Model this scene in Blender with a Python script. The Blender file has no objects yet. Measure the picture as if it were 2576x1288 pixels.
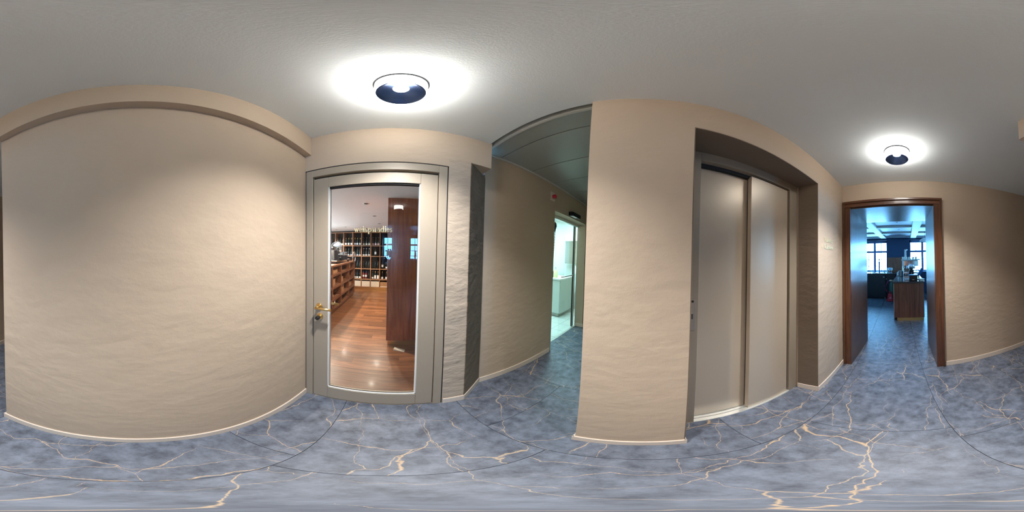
import bpy, bmesh, math, random
from mathutils import Matrix, Vector
random.seed(7)
S = bpy.context.scene
COL = S.collection
R = math.radians

# ------------------------------------------------------------------ camera, world, exposure
CAM_H = 1.5
M = Matrix(((0.75224063, 0.65866191, -0.01727766),
            (-0.65816052, 0.75238344, 0.02727412),
            (0.03096385, -0.00914523, 0.99947867)))
cd = bpy.data.cameras.new('camera')
cd.type = 'PANO'
try:
    cd.panorama_type = 'EQUIRECTANGULAR'
except Exception:
    pass
try:
    cd.cycles.panorama_type = 'EQUIRECTANGULAR'
except Exception:
    pass
cd.clip_start = 0.01
cam = bpy.data.objects.new('camera', cd)
COL.objects.link(cam)
bx, by, bz = M @ Vector((1, 0, 0)), M @ Vector((0, 0, 1)), -(M @ Vector((0, 1, 0)))
cm = Matrix((bx, by, bz)).transposed().to_4x4()
cm.translation = (0, 0, CAM_H)
cam.matrix_world = cm
S.camera = cam

S.view_settings.view_transform = 'Standard'
S.view_settings.look = 'None'
S.view_settings.gamma = 1.0
S.view_settings.use_curve_mapping = False
S.view_settings.exposure = 0.5

W = bpy.data.worlds.new('world')
S.world = W
W.use_nodes = True
wb = W.node_tree.nodes['Background']
wb.inputs[0].default_value = (0.18, 0.54, 1.0, 1)
wb.inputs[1].default_value = 42.0

C = 2.526          # hall ceiling

# ------------------------------------------------------------------ materials
def nodes(name):
    m = bpy.data.materials.new(name)
    m.use_nodes = True
    nt = m.node_tree
    return m, nt, nt.nodes['Principled BSDF']

def N(nt, t, **kw):
    n = nt.nodes.new(t)
    for k, v in kw.items():
        setattr(n, k, v)
    return n

def setp(b, **kw):
    for k, v in kw.items():
        k = k.replace('_', ' ')
        if k in b.inputs:
            b.inputs[k].default_value = v

def rgba(c):
    return (c[0], c[1], c[2], 1)

def plain(name, col, rough=0.5, metal=0.0, coat=0.0, em=None, emc=None, var=0.06, bump=0.0, bscale=60):
    m, nt, b = nodes(name)
    setp(b, Base_Color=rgba(col), Roughness=rough, Metallic=metal, Coat_Weight=coat, Coat_Roughness=0.08)
    tc = N(nt, 'ShaderNodeTexCoord')
    nz = N(nt, 'ShaderNodeTexNoise')
    nz.inputs['Scale'].default_value = bscale
    nz.inputs['Detail'].default_value = 4
    nt.links.new(tc.outputs['Object'], nz.inputs['Vector'])
    if var:
        mx = N(nt, 'ShaderNodeMix', data_type='RGBA')
        mx.inputs['A'].default_value = rgba([c * (1 - var) for c in col])
        mx.inputs['B'].default_value = rgba([min(1, c * (1 + var)) for c in col])
        nt.links.new(nz.outputs['Fac'], mx.inputs['Factor'])
        nt.links.new(mx.outputs['Result'], b.inputs['Base Color'])
    if bump:
        bp = N(nt, 'ShaderNodeBump')
        bp.inputs['Strength'].default_value = bump
        bp.inputs['Distance'].default_value = 0.01
        nt.links.new(nz.outputs['Fac'], bp.inputs['Height'])
        nt.links.new(bp.outputs['Normal'], b.inputs['Normal'])
    if em:
        setp(b, Emission_Color=rgba(emc or col), Emission_Strength=em)
    return m

def plaster(name, col, s=1.0):
    m, nt, b = nodes(name)
    setp(b, Roughness=0.85)
    b.inputs['Specular IOR Level'].default_value = 0.25
    tc = N(nt, 'ShaderNodeTexCoord')
    mp = N(nt, 'ShaderNodeMapping')
    mp.inputs['Rotation'].default_value = (0.6, 0.5, 0.2)
    mp.inputs['Scale'].default_value = (2.4, 2.4, 4.4)
    nt.links.new(tc.outputs['Object'], mp.inputs['Vector'])
    n1 = N(nt, 'ShaderNodeTexNoise')
    n1.inputs['Scale'].default_value = 3.0
    n1.inputs['Detail'].default_value = 3.5
    n1.inputs['Roughness'].default_value = 0.5
    n1.inputs['Distortion'].default_value = 0.0
    nt.links.new(mp.outputs['Vector'], n1.inputs['Vector'])
    n2 = N(nt, 'ShaderNodeTexNoise')
    n2.inputs['Scale'].default_value = 170
    n2.inputs['Detail'].default_value = 3
    nt.links.new(tc.outputs['Object'], n2.inputs['Vector'])
    b1 = N(nt, 'ShaderNodeBump')
    b1.inputs['Strength'].default_value = 0.40 * s
    b1.inputs['Distance'].default_value = 0.015
    nt.links.new(n1.outputs['Fac'], b1.inputs['Height'])
    b2 = N(nt, 'ShaderNodeBump')
    b2.inputs['Strength'].default_value = 0.22
    b2.inputs['Distance'].default_value = 0.003
    nt.links.new(n2.outputs['Fac'], b2.inputs['Height'])
    nt.links.new(b1.outputs['Normal'], b2.inputs['Normal'])
    nt.links.new(b2.outputs['Normal'], b.inputs['Normal'])
    n3 = N(nt, 'ShaderNodeTexNoise')
    n3.inputs['Scale'].default_value = 1.1
    n3.inputs['Detail'].default_value = 3
    nt.links.new(tc.outputs['Object'], n3.inputs['Vector'])
    mx = N(nt, 'ShaderNodeMix', data_type='RGBA')
    mx.inputs['A'].default_value = rgba([c * 0.95 for c in col])
    mx.inputs['B'].default_value = rgba([min(1, c * 1.05) for c in col])
    nt.links.new(n3.outputs['Fac'], mx.inputs['Factor'])
    nt.links.new(mx.outputs['Result'], b.inputs['Base Color'])
    return m

def wood(name, dark, light, axis=2, scale=1.0, rough=0.4, coat=0.0, vary=0.25, stretch=14):
    """grain runs along the given axis; every object gets its own cut of the log"""
    m, nt, b = nodes(name)
    setp(b, Roughness=rough, Coat_Weight=coat, Coat_Roughness=0.12)
    tc = N(nt, 'ShaderNodeTexCoord')
    oi = N(nt, 'ShaderNodeObjectInfo')
    mul = N(nt, 'ShaderNodeMath', operation='MULTIPLY')
    mul.inputs[1].default_value = 37.0
    nt.links.new(oi.outputs['Random'], mul.inputs[0])
    add = N(nt, 'ShaderNodeVectorMath', operation='ADD')
    nt.links.new(tc.outputs['Object'], add.inputs[0])
    nt.links.new(mul.outputs[0], add.inputs[1])
    mp = N(nt, 'ShaderNodeMapping')
    sc = [stretch * scale] * 3
    sc[axis] = 1.1 * scale
    mp.inputs['Scale'].default_value = sc
    nt.links.new(add.outputs[0], mp.inputs['Vector'])
    n1 = N(nt, 'ShaderNodeTexNoise')
    n1.inputs['Scale'].default_value = 1.3
    n1.inputs['Detail'].default_value = 8
    n1.inputs['Roughness'].default_value = 0.6
    n1.inputs['Distortion'].default_value = 1.6
    nt.links.new(mp.outputs['Vector'], n1.inputs['Vector'])
    cr = N(nt, 'ShaderNodeValToRGB')
    cr.color_ramp.elements[0].position = 0.28
    cr.color_ramp.elements[0].color = rgba(dark)
    cr.color_ramp.elements[1].position = 0.68
    cr.color_ramp.elements[1].color = rgba(light)
    nt.links.new(n1.outputs['Fac'], cr.inputs['Fac'])
    hsv = N(nt, 'ShaderNodeHueSaturation')
    mr = N(nt, 'ShaderNodeMapRange')
    mr.inputs['To Min'].default_value = 1 - vary
    mr.inputs['To Max'].default_value = 1 + vary
    nt.links.new(oi.outputs['Random'], mr.inputs['Value'])
    nt.links.new(mr.outputs['Result'], hsv.inputs['Value'])
    nt.links.new(cr.outputs['Color'], hsv.inputs['Color'])
    nt.links.new(hsv.outputs['Color'], b.inputs['Base Color'])
    bp = N(nt, 'ShaderNodeBump')
    bp.inputs['Strength'].default_value = 0.12
    bp.inputs['Distance'].default_value = 0.002
    nt.links.new(n1.outputs['Fac'], bp.inputs['Height'])
    nt.links.new(bp.outputs['Normal'], b.inputs['Normal'])
    return m

def vein_tile(name):
    m, nt, b = nodes(name)
    setp(b, Roughness=0.46)
    b.inputs['Specular IOR Level'].default_value = 0.5
    L = nt.links.new
    tc = N(nt, 'ShaderNodeTexCoord')
    oi = N(nt, 'ShaderNodeObjectInfo')
    mul = N(nt, 'ShaderNodeMath', operation='MULTIPLY')
    mul.inputs[1].default_value = 91.0
    L(oi.outputs['Random'], mul.inputs[0])
    add = N(nt, 'ShaderNodeVectorMath', operation='ADD')
    L(tc.outputs['Object'], add.inputs[0])
    L(mul.outputs[0], add.inputs[1])
    # ground of the stone
    n1 = N(nt, 'ShaderNodeTexNoise')
    n1.inputs['Scale'].default_value = 12
    n1.inputs['Detail'].default_value = 10
    n1.inputs['Roughness'].default_value = 0.68
    L(add.outputs[0], n1.inputs['Vector'])
    cr = N(nt, 'ShaderNodeValToRGB')
    e = cr.color_ramp.elements
    e[0].position = 0.30
    e[0].color = (0.046, 0.056, 0.082, 1)
    e[1].position = 0.68
    e[1].color = (0.195, 0.228, 0.300, 1)
    L(n1.outputs['Fac'], cr.inputs['Fac'])
    # wobble of the veins
    nd = N(nt, 'ShaderNodeTexNoise')
    nd.inputs['Scale'].default_value = 5
    nd.inputs['Detail'].default_value = 6
    L(add.outputs[0], nd.inputs['Vector'])
    sub = N(nt, 'ShaderNodeVectorMath', operation='SUBTRACT')
    L(nd.outputs['Color'], sub.inputs[0])
    sub.inputs[1].default_value = (0.5, 0.5, 0.5)
    scl = N(nt, 'ShaderNodeVectorMath', operation='SCALE')
    scl.inputs['Scale'].default_value = 0.17
    L(sub.outputs[0], scl.inputs[0])
    wob = N(nt, 'ShaderNodeVectorMath', operation='ADD')
    L(add.outputs[0], wob.inputs[0])
    L(scl.outputs[0], wob.inputs[1])
    last = cr.outputs['Color']
    specs = [(2.0, (1.0, 0.36, 0.0), 0.15, 0.0062, 0.46, (0.56, 0.40, 0.25)),
             (3.0, (0.50, 1.0, 0.0), 0.7, 0.0036, 0.41, (0.50, 0.37, 0.25)),
             (3.4, (1.0, 0.34, 0.0), -0.6, 0.0030, 0.35, (0.46, 0.36, 0.26))]
    for i, (sc, st, rot, wd, thr, colr) in enumerate(specs):
        mp = N(nt, 'ShaderNodeMapping')
        mp.inputs['Scale'].default_value = (st[0], st[1], 0.0)
        mp.inputs['Rotation'].default_value = (0, 0, rot)
        mp.inputs['Location'].default_value = (3.3 * i, 1.7 * i, 0)
        L(wob.outputs[0], mp.inputs['Vector'])
        vo = N(nt, 'ShaderNodeTexVoronoi', feature='DISTANCE_TO_EDGE')
        vo.voronoi_dimensions = '2D'
        vo.inputs['Scale'].default_value = sc
        L(mp.outputs['Vector'], vo.inputs['Vector'])
        # vein thickness and gaps
        nm = N(nt, 'ShaderNodeTexNoise')
        nm.inputs['Scale'].default_value = 2.6 + i
        nm.inputs['Detail'].default_value = 3
        L(mp.outputs['Vector'], nm.inputs['Vector'])
        wr = N(nt, 'ShaderNodeMapRange')
        wr.inputs['From Min'].default_value = thr
        wr.inputs['From Max'].default_value = thr + 0.22
        wr.inputs['To Min'].default_value = 0.0
        wr.inputs['To Max'].default_value = wd * sc
        L(nm.outputs['Fac'], wr.inputs['Value'])
        lt = N(nt, 'ShaderNodeMapRange', interpolation_type='SMOOTHSTEP')
        L(vo.outputs['Distance'], lt.inputs['Value'])
        lt.inputs['From Min'].default_value = 0
        L(wr.outputs['Result'], lt.inputs['From Max'])
        lt.inputs['To Min'].default_value = 1
        lt.inputs['To Max'].default_value = 0
        mx = N(nt, 'ShaderNodeMix', data_type='RGBA')
        mx.inputs['B'].default_value = rgba(colr)
        L(last, mx.inputs['A'])
        L(lt.outputs['Result'], mx.inputs['Factor'])
        last = mx.outputs['Result']
    L(last, b.inputs['Base Color'])
    bp = N(nt, 'ShaderNodeBump')
    bp.inputs['Strength'].default_value = 0.10
    bp.inputs['Distance'].default_value = 0.002
    L(n1.outputs['Fac'], bp.inputs['Height'])
    L(bp.outputs['Normal'], b.inputs['Normal'])
    return m

def pane(name, tint=(1, 1, 1), refl=1.0):
    """thin clear glass: mirror reflection by Fresnel, the rest passes straight through"""
    m = bpy.data.materials.new(name)
    m.use_nodes = True
    nt = m.node_tree
    nt.nodes.remove(nt.nodes['Principled BSDF'])
    out = nt.nodes['Material Output']
    tr = N(nt, 'ShaderNodeBsdfTransparent')
    tr.inputs[0].default_value = rgba(tint)
    gl = N(nt, 'ShaderNodeBsdfGlossy')
    gl.inputs['Roughness'].default_value = 0.0
    fr = N(nt, 'ShaderNodeFresnel')
    fr.inputs['IOR'].default_value = 1.5
    mu = N(nt, 'ShaderNodeMath', operation='MULTIPLY')
    mu.inputs[1].default_value = refl
    nt.links.new(fr.outputs[0], mu.inputs[0])
    mx = N(nt, 'ShaderNodeMixShader')
    nt.links.new(mu.outputs[0], mx.inputs[0])
    nt.links.new(tr.outputs[0], mx.inputs[1])
    nt.links.new(gl.outputs[0], mx.inputs[2])
    nt.links.new(mx.outputs[0], out.inputs[0])
    return m

MAT = {}
MAT['plaster'] = plaster('plaster', (0.55, 0.44, 0.335))
MAT['plaster_rough'] = plaster('plaster_rough', (0.52, 0.425, 0.335), 2.2)
MAT['ceiling'] = plaster('ceiling_plaster', (0.79, 0.84, 0.86), 0.25)
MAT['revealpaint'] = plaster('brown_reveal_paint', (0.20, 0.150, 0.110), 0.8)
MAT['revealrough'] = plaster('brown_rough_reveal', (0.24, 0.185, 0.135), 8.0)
MAT['skirting'] = plain('skirting_paint', (0.74, 0.64, 0.55), 0.5)
MAT['tile'] = vein_tile('veined_stone_tile')
MAT['grout'] = plain('grout', (0.02, 0.022, 0.028), 0.9)
MAT['doorpaint'] = plain('greige_door_lacquer', (0.40, 0.335, 0.258), 0.42, var=0.02)
MAT['doordark'] = plain('dark_gasket', (0.012, 0.012, 0.014), 0.7)
MAT['glass'] = pane('door_glass', (0.97, 0.98, 0.97), 1.0)
MAT['winglass'] = pane('window_glass', (1, 1, 1), 1.0)
MAT['filterglass'] = pane('daylight_filter_glass', (0.55, 0.28, 0.19), 1.0)  # tint added to neutralise the blue daylight through the unseen shop window
MAT['beading'] = plain('white_glazing_strip', (0.8, 0.8, 0.78), 0.4)
MAT['brass'] = plain('brushed_brass', (0.80, 0.56, 0.24), 0.28, 1.0, bscale=200)
MAT['gold'] = plain('gold_lettering', (0.80, 0.66, 0.36), 0.4, 0.3)
MAT['black'] = plain('black_plastic', (0.012, 0.012, 0.016), 0.35)
MAT['lift'] = plain('satin_champagne_metal', (0.58, 0.49, 0.385), 0.36, 0.30, var=0.02, bscale=300)
MAT['liftframe'] = plain('champagne_frame_metal', (0.37, 0.31, 0.24), 0.40, 0.25, var=0.02)
MAT['steel'] = plain('brushed_steel', (0.62, 0.61, 0.59), 0.32, 1.0, bscale=250)
MAT['alu'] = plain('pale_aluminium', (0.80, 0.82, 0.80), 0.3, 0.6)
MAT['chrome'] = plain('chrome', (0.80, 0.82, 0.85), 0.10, 1.0)
MAT['bluechrome'] = plain('dark_chrome_reflector', (0.10, 0.16, 0.33), 0.34, 0.85)
MAT['panelmetal'] = plain('painted_ceiling_panel', (0.42, 0.44, 0.42), 0.38, 0.2, var=0.02)
MAT['darkgap'] = plain('dark_void', (0.03, 0.03, 0.03), 0.9)
MAT['trimwhite'] = plain('white_metal_profile', (0.62, 0.63, 0.60), 0.4)
MAT['oak'] = wood('dark_stained_oak', (0.048, 0.016, 0.007), (0.150, 0.056, 0.024), 2, 1.0, 0.32, 0.35, vary=0.05)
MAT['oakx'] = wood('dark_stained_oak_lying', (0.048, 0.016, 0.007), (0.150, 0.056, 0.024), 0, 1.0, 0.32, 0.35, vary=0.05)
MAT['tunnel'] = wood('dark_polished_veneer', (0.055, 0.026, 0.014), (0.15, 0.072, 0.038), 2, 1.4, 0.34, 0.12, vary=0.05)
MAT['walnut'] = wood('walnut_veneer', (0.14, 0.045, 0.020), (0.36, 0.14, 0.064), 2, 0.7, 0.35, 0.15, vary=0.10)
MAT['column'] = wood('reddish_walnut_cladding', (0.20, 0.058, 0.022), (0.46, 0.165, 0.066), 2, 0.7, 0.3, 0.2, vary=0.02)
MAT['barwood'] = wood('dark_red_bar_cladding', (0.10, 0.032, 0.018), (0.25, 0.088, 0.050), 2, 0.7, 0.38, 0.1, vary=0.12)
MAT['walnuty'] = wood('walnut_board_y', (0.085, 0.030, 0.014), (0.24, 0.10, 0.05), 1, 0.7, 0.4, vary=0.10)
MAT['shelfwood'] = wood('oiled_shelf_wood', (0.24, 0.11, 0.055), (0.46, 0.24, 0.13), 0, 1.0, 0.45, vary=0.08)
MAT['shelfwoodz'] = wood('oiled_shelf_wood_upright', (0.24, 0.11, 0.055), (0.46, 0.24, 0.13), 2, 1.0, 0.45, vary=0.08)
MAT['parquet'] = wood('walnut_parquet', (0.085, 0.030, 0.012), (0.25, 0.104, 0.044), 0, 1.0, 0.36, 0.05, vary=0.28, stretch=10)
MAT['shopceil'] = plain('shop_ceiling_paint', (0.80, 0.78, 0.76), 0.8)
MAT['shopblack'] = plain('shelf_back_black', (0.012, 0.013, 0.016), 0.6)
MAT['bottle'] = plain('dark_green_bottle_glass', (0.008, 0.011, 0.010), 0.08, 0.0, 0.5, var=0)
MAT['rose'] = plain('rose_wine_glass', (0.20, 0.03, 0.03), 0.08, 0.0, 0.5, var=0)
MAT['paper'] = plain('white_paper_label', (0.80, 0.80, 0.78), 0.6)
MAT['cream'] = plain('cream_paper_label', (0.82, 0.76, 0.58), 0.6)
MAT['pink'] = plain('pale_pink_label', (0.80, 0.58, 0.55), 0.6)
MAT['goldcap'] = plain('gold_foil', (0.62, 0.44, 0.14), 0.35, 0.7)
MAT['silvercap'] = plain('silver_foil', (0.72, 0.72, 0.74), 0.3, 0.8)
MAT['bluecap'] = plain('blue_foil', (0.05, 0.16, 0.40), 0.35, 0.3)
MAT['darkcap'] = plain('black_foil', (0.02, 0.02, 0.025), 0.35, 0.3)
MAT['box'] = plain('cream_box_card', (0.66, 0.56, 0.44), 0.7)
MAT['card'] = plain('brown_cardboard', (0.36, 0.19, 0.09), 0.75)
MAT['bluewall'] = plain('dark_blue_wall_paint', (0.030, 0.062, 0.14), 0.6)
MAT['barframe'] = plain('blue_grey_window_paint', (0.09, 0.20, 0.46), 0.5)
MAT['barwhite'] = plain('bar_ceiling_paint', (0.66, 0.67, 0.68), 0.6)
MAT['wains'] = wood('wainscot_wood', (0.16, 0.050, 0.022), (0.36, 0.13, 0.065), 2, 1.0, 0.4, vary=0.1)
MAT['counterstone'] = plain('black_stone_top', (0.035, 0.037, 0.045), 0.25, coat=0.3, var=0.3, bscale=9)
MAT['fridge'] = plain('black_fridge_paint', (0.012, 0.014, 0.022), 0.35)
MAT['red'] = plain('red_plastic', (0.55, 0.02, 0.04), 0.4)
MAT['pinkhose'] = plain('magenta_hose', (0.55, 0.04, 0.22), 0.4)
MAT['green'] = plain('dark_green_cylinder_paint', (0.05, 0.14, 0.11), 0.4)
MAT['white'] = plain('white_glaze', (0.80, 0.80, 0.79), 0.25)
MAT['wcwhite'] = plain('white_wall_tile', (0.78, 0.80, 0.78), 0.3)
MAT['wcfloor'] = plain('pale_floor_tile', (0.66, 0.68, 0.64), 0.35)
MAT['cabinet'] = plain('pale_cabinet_lacquer', (0.62, 0.68, 0.66), 0.4)
MAT['blue'] = plain('blue_plastic', (0.03, 0.12, 0.38), 0.35)
MAT['yellow'] = plain('yellow_soap', (0.75, 0.68, 0.38), 0.4)
MAT['cup'] = plain('drinking_glass', (0.75, 0.90, 0.95), 0.08, 0.0, 0.0, var=0)
_b = MAT['cup'].node_tree.nodes['Principled BSDF']
_b.inputs['Alpha'].default_value = 0.38

# ------------------------------------------------------------------ mesh helpers
class MB:
    def __init__(self):
        self.v = []
        self.f = []
        self.sm = []

    def add(self, vs, fs, smooth=False):
        o = len(self.v)
        self.v += [tuple(p) for p in vs]
        for f in fs:
            self.f.append(tuple(i + o for i in f))
            self.sm.append(smooth)
        return self

    def box(self, x0, x1, y0, y1, z0, z1):
        if x1 < x0: x0, x1 = x1, x0
        if y1 < y0: y0, y1 = y1, y0
        if z1 < z0: z0, z1 = z1, z0
        vs = [(x0, y0, z0), (x1, y0, z0), (x1, y1, z0), (x0, y1, z0),
              (x0, y0, z1), (x1, y0, z1), (x1, y1, z1), (x0, y1, z1)]
        return self.add(vs, [(3, 2, 1, 0), (4, 5, 6, 7), (0, 1, 5, 4), (1, 2, 6, 5), (2, 3, 7, 6), (3, 0, 4, 7)])

    def prism(self, poly, z0, z1, top=None):
        a = sum(poly[i][0] * poly[(i + 1) % len(poly)][1] - poly[(i + 1) % len(poly)][0] * poly[i][1] for i in range(len(poly)))
        top = top or poly
        if a < 0:
            poly = poly[::-1]
            top = top[::-1]
        n = len(poly)
        vs = [(p[0], p[1], z0) for p in poly] + [(p[0], p[1], z1) for p in top]
        fs = [tuple(range(n))[::-1], tuple(range(n, 2 * n))]
        fs += [(i, (i + 1) % n, n + (i + 1) % n, n + i) for i in range(n)]
        return self.add(vs, fs)

    def lathe(self, prof, c=(0, 0, 0), n=16, smooth=True, axis='z', closed=True):
        vs, fs = [], []
        for r, z in prof:
            for k in range(n):
                a = 2 * math.pi * k / n
                p = (r * math.cos(a), r * math.sin(a), z)
                if axis == 'x': p = (p[2], p[0], p[1])
                if axis == 'y': p = (p[1], p[2], p[0])
                vs.append((p[0] + c[0], p[1] + c[1], p[2] + c[2]))
        m = len(prof)
        for j in range(m - 1):
            for k in range(n):
                fs.append((j * n + k, j * n + (k + 1) % n, (j + 1) * n + (k + 1) % n, (j + 1) * n + k))
        o = len(self.v)
        self.add(vs, fs, smooth)
        if closed:
            if prof[0][0] > 1e-6:
                self.f.append(tuple(o + k for k in range(n))[::-1]); self.sm.append(False)
            if prof[-1][0] > 1e-6:
                self.f.append(tuple(o + (m - 1) * n + k for k in range(n))); self.sm.append(False)
        return self

    def tube(self, path, r, n=8):
        pts = [Vector(p) for p in path]
        vs, fs = [], []
        for i, p in enumerate(pts):
            d = (pts[min(i + 1, len(pts) - 1)] - pts[max(i - 1, 0)]).normalized()
            u = d.cross(Vector((0, 0, 1)))
            if u.length < 1e-3: u = d.cross(Vector((1, 0, 0)))
            u.normalize()
            w = d.cross(u)
            rr = r[i] if isinstance(r, (list, tuple)) else r
            for k in range(n):
                a = 2 * math.pi * k / n
                q = p + (u * math.cos(a) + w * math.sin(a)) * rr
                vs.append(tuple(q))
        for i in range(len(pts) - 1):
            for k in range(n):
                fs.append((i * n + k, (i + 1) * n + k, (i + 1) * n + (k + 1) % n, i * n + (k + 1) % n))
        o = len(self.v)
        self.add(vs, fs, True)
        self.f.append(tuple(o + k for k in range(n))); self.sm.append(False)
        e = o + (len(pts) - 1) * n
        self.f.append(tuple(e + k for k in range(n))[::-1]); self.sm.append(False)
        return self

    def mesh(self, name, m, bevel=0.0):
        me = bpy.data.meshes.new(name)
        me.from_pydata(self.v, [], self.f)
        me.polygons.foreach_set('use_smooth', self.sm)
        bm = bmesh.new()
        bm.from_mesh(me)
        bmesh.ops.recalc_face_normals(bm, faces=bm.faces)
        if bevel:
            es = [e for e in bm.edges if len(e.link_faces) == 2 and e.calc_face_angle(0) > 0.6]
            bmesh.ops.bevel(bm, geom=es, offset=bevel, segments=1, affect='EDGES')
        bm.to_mesh(me)
        bm.free()
        me.materials.append(m)
        return me

    def build(self, name, m, parent=None, bevel=0.0):
        return link(name, self.mesh(name, m, bevel), parent)

def link(name, data, parent=None, loc=None, rz=0.0):
    o = bpy.data.objects.new(name, data)
    COL.objects.link(o)
    if parent: o.parent = parent
    if loc: o.location = loc
    if rz: o.rotation_euler = (0, 0, rz)
    return o

def tag(o, label=None, cat=None, group=None, kind=None):
    if label: o['label'] = label
    if cat: o['category'] = cat
    if group: o['group'] = group
    if kind: o['kind'] = kind
    return o

def thing(name, label, cat, loc=(0, 0, 0), rz=0.0, group=None, kind=None):
    return tag(link(name, None, None, loc, rz), label, cat, group, kind)

def struct(name, mb, m, label=None, bevel=0.0):
    return tag(mb.build(name, MAT[m], None, bevel), label, None, None, 'structure')

def part(name, mb, m, parent, bevel=0.0):
    return mb.build(name, MAT[m], parent, bevel)

def bx_(*a):
    return MB().box(*a)

def copy_tree(o, parent=None):
    c = o.copy()
    COL.objects.link(c)
    c.parent = parent
    for ch in [k for k in bpy.data.objects if k.parent == o]:
        copy_tree(ch, c)
    return c

def arc(cx, cy, rx, ry, a0, a1, n=10):
    return [(cx + rx * math.cos(R(a0 + (a1 - a0) * i / n)), cy + ry * math.sin(R(a0 + (a1 - a0) * i / n))) for i in range(n + 1)]

GLYPH = {
    'w': (1.42, [(.17, [(.08, 1), (.38, 0)]), (.08, [(.38, 0), (.66, 1)]), (.17, [(.62, 1), (.94, 0)]), (.08, [(.94, 0), (1.22, 1)]), (.07, [(-.06, .97), (.26, .97)]), (.07, [(.48, .97), (.8, .97)]), (.07, [(1.06, .97), (1.36, .97)])]),
    'e': (.92, [(.15, arc(.43, .5, .36, .46, 5, 180)), (.15, arc(.43, .5, .36, .46, 180, 325)), (.08, [(.08, .54), (.79, .54)])]),
    'i': (.50, [(.18, [(.25, 0), (.25, 1)]), (.07, [(.03, .03), (.47, .03)]), (.07, [(.03, .96), (.25, .96)]), (.2, [(.25, 1.28), (.25, 1.46)])]),
    'n': (1.06, [(.18, [(.22, 0), (.22, 1)]), (.11, arc(.5, .62, .28, .34, 180, 60)), (.18, arc(.5, .62, .28, .34, 60, 0) + [(.78, 0)]), (.07, [(.02, .03), (.44, .03)]), (.07, [(.58, .03), (1.0, .03)]), (.07, [(.03, .96), (.22, .96)])]),
    'p': (1.02, [(.18, [(.22, -.5), (.22, 1)]), (.14, arc(.5, .5, .36, .46, 140, -140, 16)), (.07, [(.02, -.47), (.46, -.47)]), (.07, [(.03, .96), (.22, .96)])]),
    'a': (.90, [(.14, arc(.36, .28, .27, .26, 60, 330, 14)), (.17, [(.67, 0.04), (.67, .7)]), (.12, arc(.4, .68, .27, .29, 0, 150)), (.07, [(.67, .05), (.86, .05)]), (.08, [(.45, .53), (.67, .6)])]),
    'r': (.76, [(.18, [(.22, 0), (.22, 1)]), (.14, arc(.48, .66, .26, .31, 180, 55)), (.07, [(.02, .03), (.48, .03)]), (.07, [(.03, .96), (.22, .96)])]),
    'd': (1.06, [(.15, arc(.46, .48, .37, .46, 40, 320, 16)), (.18, [(.78, 0), (.78, 1.5)]), (.07, [(.6, 1.47), (.78, 1.47)]), (.07, [(.78, .03), (1.0, .03)])]),
    's': (.74, [(.14, arc(.36, .74, .24, .22, 30, 270)), (.14, arc(.36, .27, .26, .25, 90, -150))]),
    'o': (.96, [(.15, arc(.47, .49, .38, .46, 0, 360, 18))]),
    'T': (1.15, [(.18, [(.55, 0), (.55, 1.42)]), (.10, [(.05, 1.40), (1.05, 1.40)]), (.07, [(.33, .03), (.77, .03)]), (.07, [(.06, 1.4), (.06, 1.15)]), (.07, [(1.04, 1.4), (1.04, 1.15)])]),
    'l': (.52, [(.18, [(.25, 0), (.25, 1.5)]), (.07, [(.03, .03), (.47, .03)]), (.07, [(.05, 1.47), (.25, 1.47)])]),
    't': (.62, [(.17, [(.25, .2), (.25, 1.3)]), (.08, [(.03, .96), (.52, .96)]), (.12, arc(.43, .2, .18, .18, 180, 320))]),
    '<': (.8, [(.16, [(.55, 1.15), (.1, .62), (.55, .1)])]),
    ' ': (.5, []),
}

def lettering(text, h, to3, depth=0.0015):
    """flat raised letters; to3 maps (u, v, n) to space. h = x-height"""
    out = []
    x = 0.0
    for ch in text:
        adv, strokes = GLYPH[ch]
        mb = MB()
        for w, pl in strokes:
            for (a, b) in zip(pl[:-1], pl[1:]):
                dx, dy = b[0] - a[0], b[1] - a[1]
                l = math.hypot(dx, dy) or 1
                ex, ey = dx / l * w * .2, dy / l * w * .2
                nx, ny = -dy / l * w / 2, dx / l * w / 2
                q = [(a[0] - ex + nx, a[1] - ey + ny), (a[0] - ex - nx, a[1] - ey - ny), (b[0] + ex - nx, b[1] + ey - ny), (b[0] + ex + nx, b[1] + ey + ny)]
                vs = [to3((x + p[0]) * h, p[1] * h, n) for n in (0, depth) for p in q]
                mb.add(vs, [(0, 1, 2, 3), (7, 6, 5, 4), (0, 4, 5, 1), (1, 5, 6, 2), (2, 6, 7, 3), (3, 7, 4, 0)])
        if strokes:
            out.append(mb)
        x += adv + 0.04
    return out, x * h

def text_width(text):
    return sum(GLYPH[c][0] + 0.04 for c in text)

def strip(p, q, t, h, side=1, z0=0.0):
    """baseboard piece along p-q, t thick on the given side"""
    p, q = Vector(p), Vector(q)
    d = (q - p).normalized()
    n = Vector((-d.y, d.x)) * side * t
    return [tuple(p), tuple(q), tuple(q + n), tuple(p + n)]

# ------------------------------------------------------------------ hall: floor
floor = struct('floor', bx_(-4.2, 5.2, -7.7, 1.46, -0.12, -0.012), 'grout', 'dark slate floor of large tiles with gold veins')
TW, TL = 0.785, 1.16
LX = Vector((-0.055, 0.9985))
WX = Vector((0.9985, 0.055))
ORG = Vector((-0.274, 0.28))
OFFS = {0: 0.0, -1: 0.12, 1: 0.37, 2: 0.0, -2: 0.5}

def clip(poly, axis, val, keep_less):
    out = []
    for i in range(len(poly)):
        a, b = poly[i], poly[(i + 1) % len(poly)]
        ia = (a[axis] <= val) == keep_less
        ib = (b[axis] <= val) == keep_less
        if ia: out.append(a)
        if ia != ib:
            t = (val - a[axis]) / (b[axis] - a[axis])
            out.append(tuple(a[k] + (b[k] - a[k]) * t for k in (0, 1)))
    return out

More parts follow.
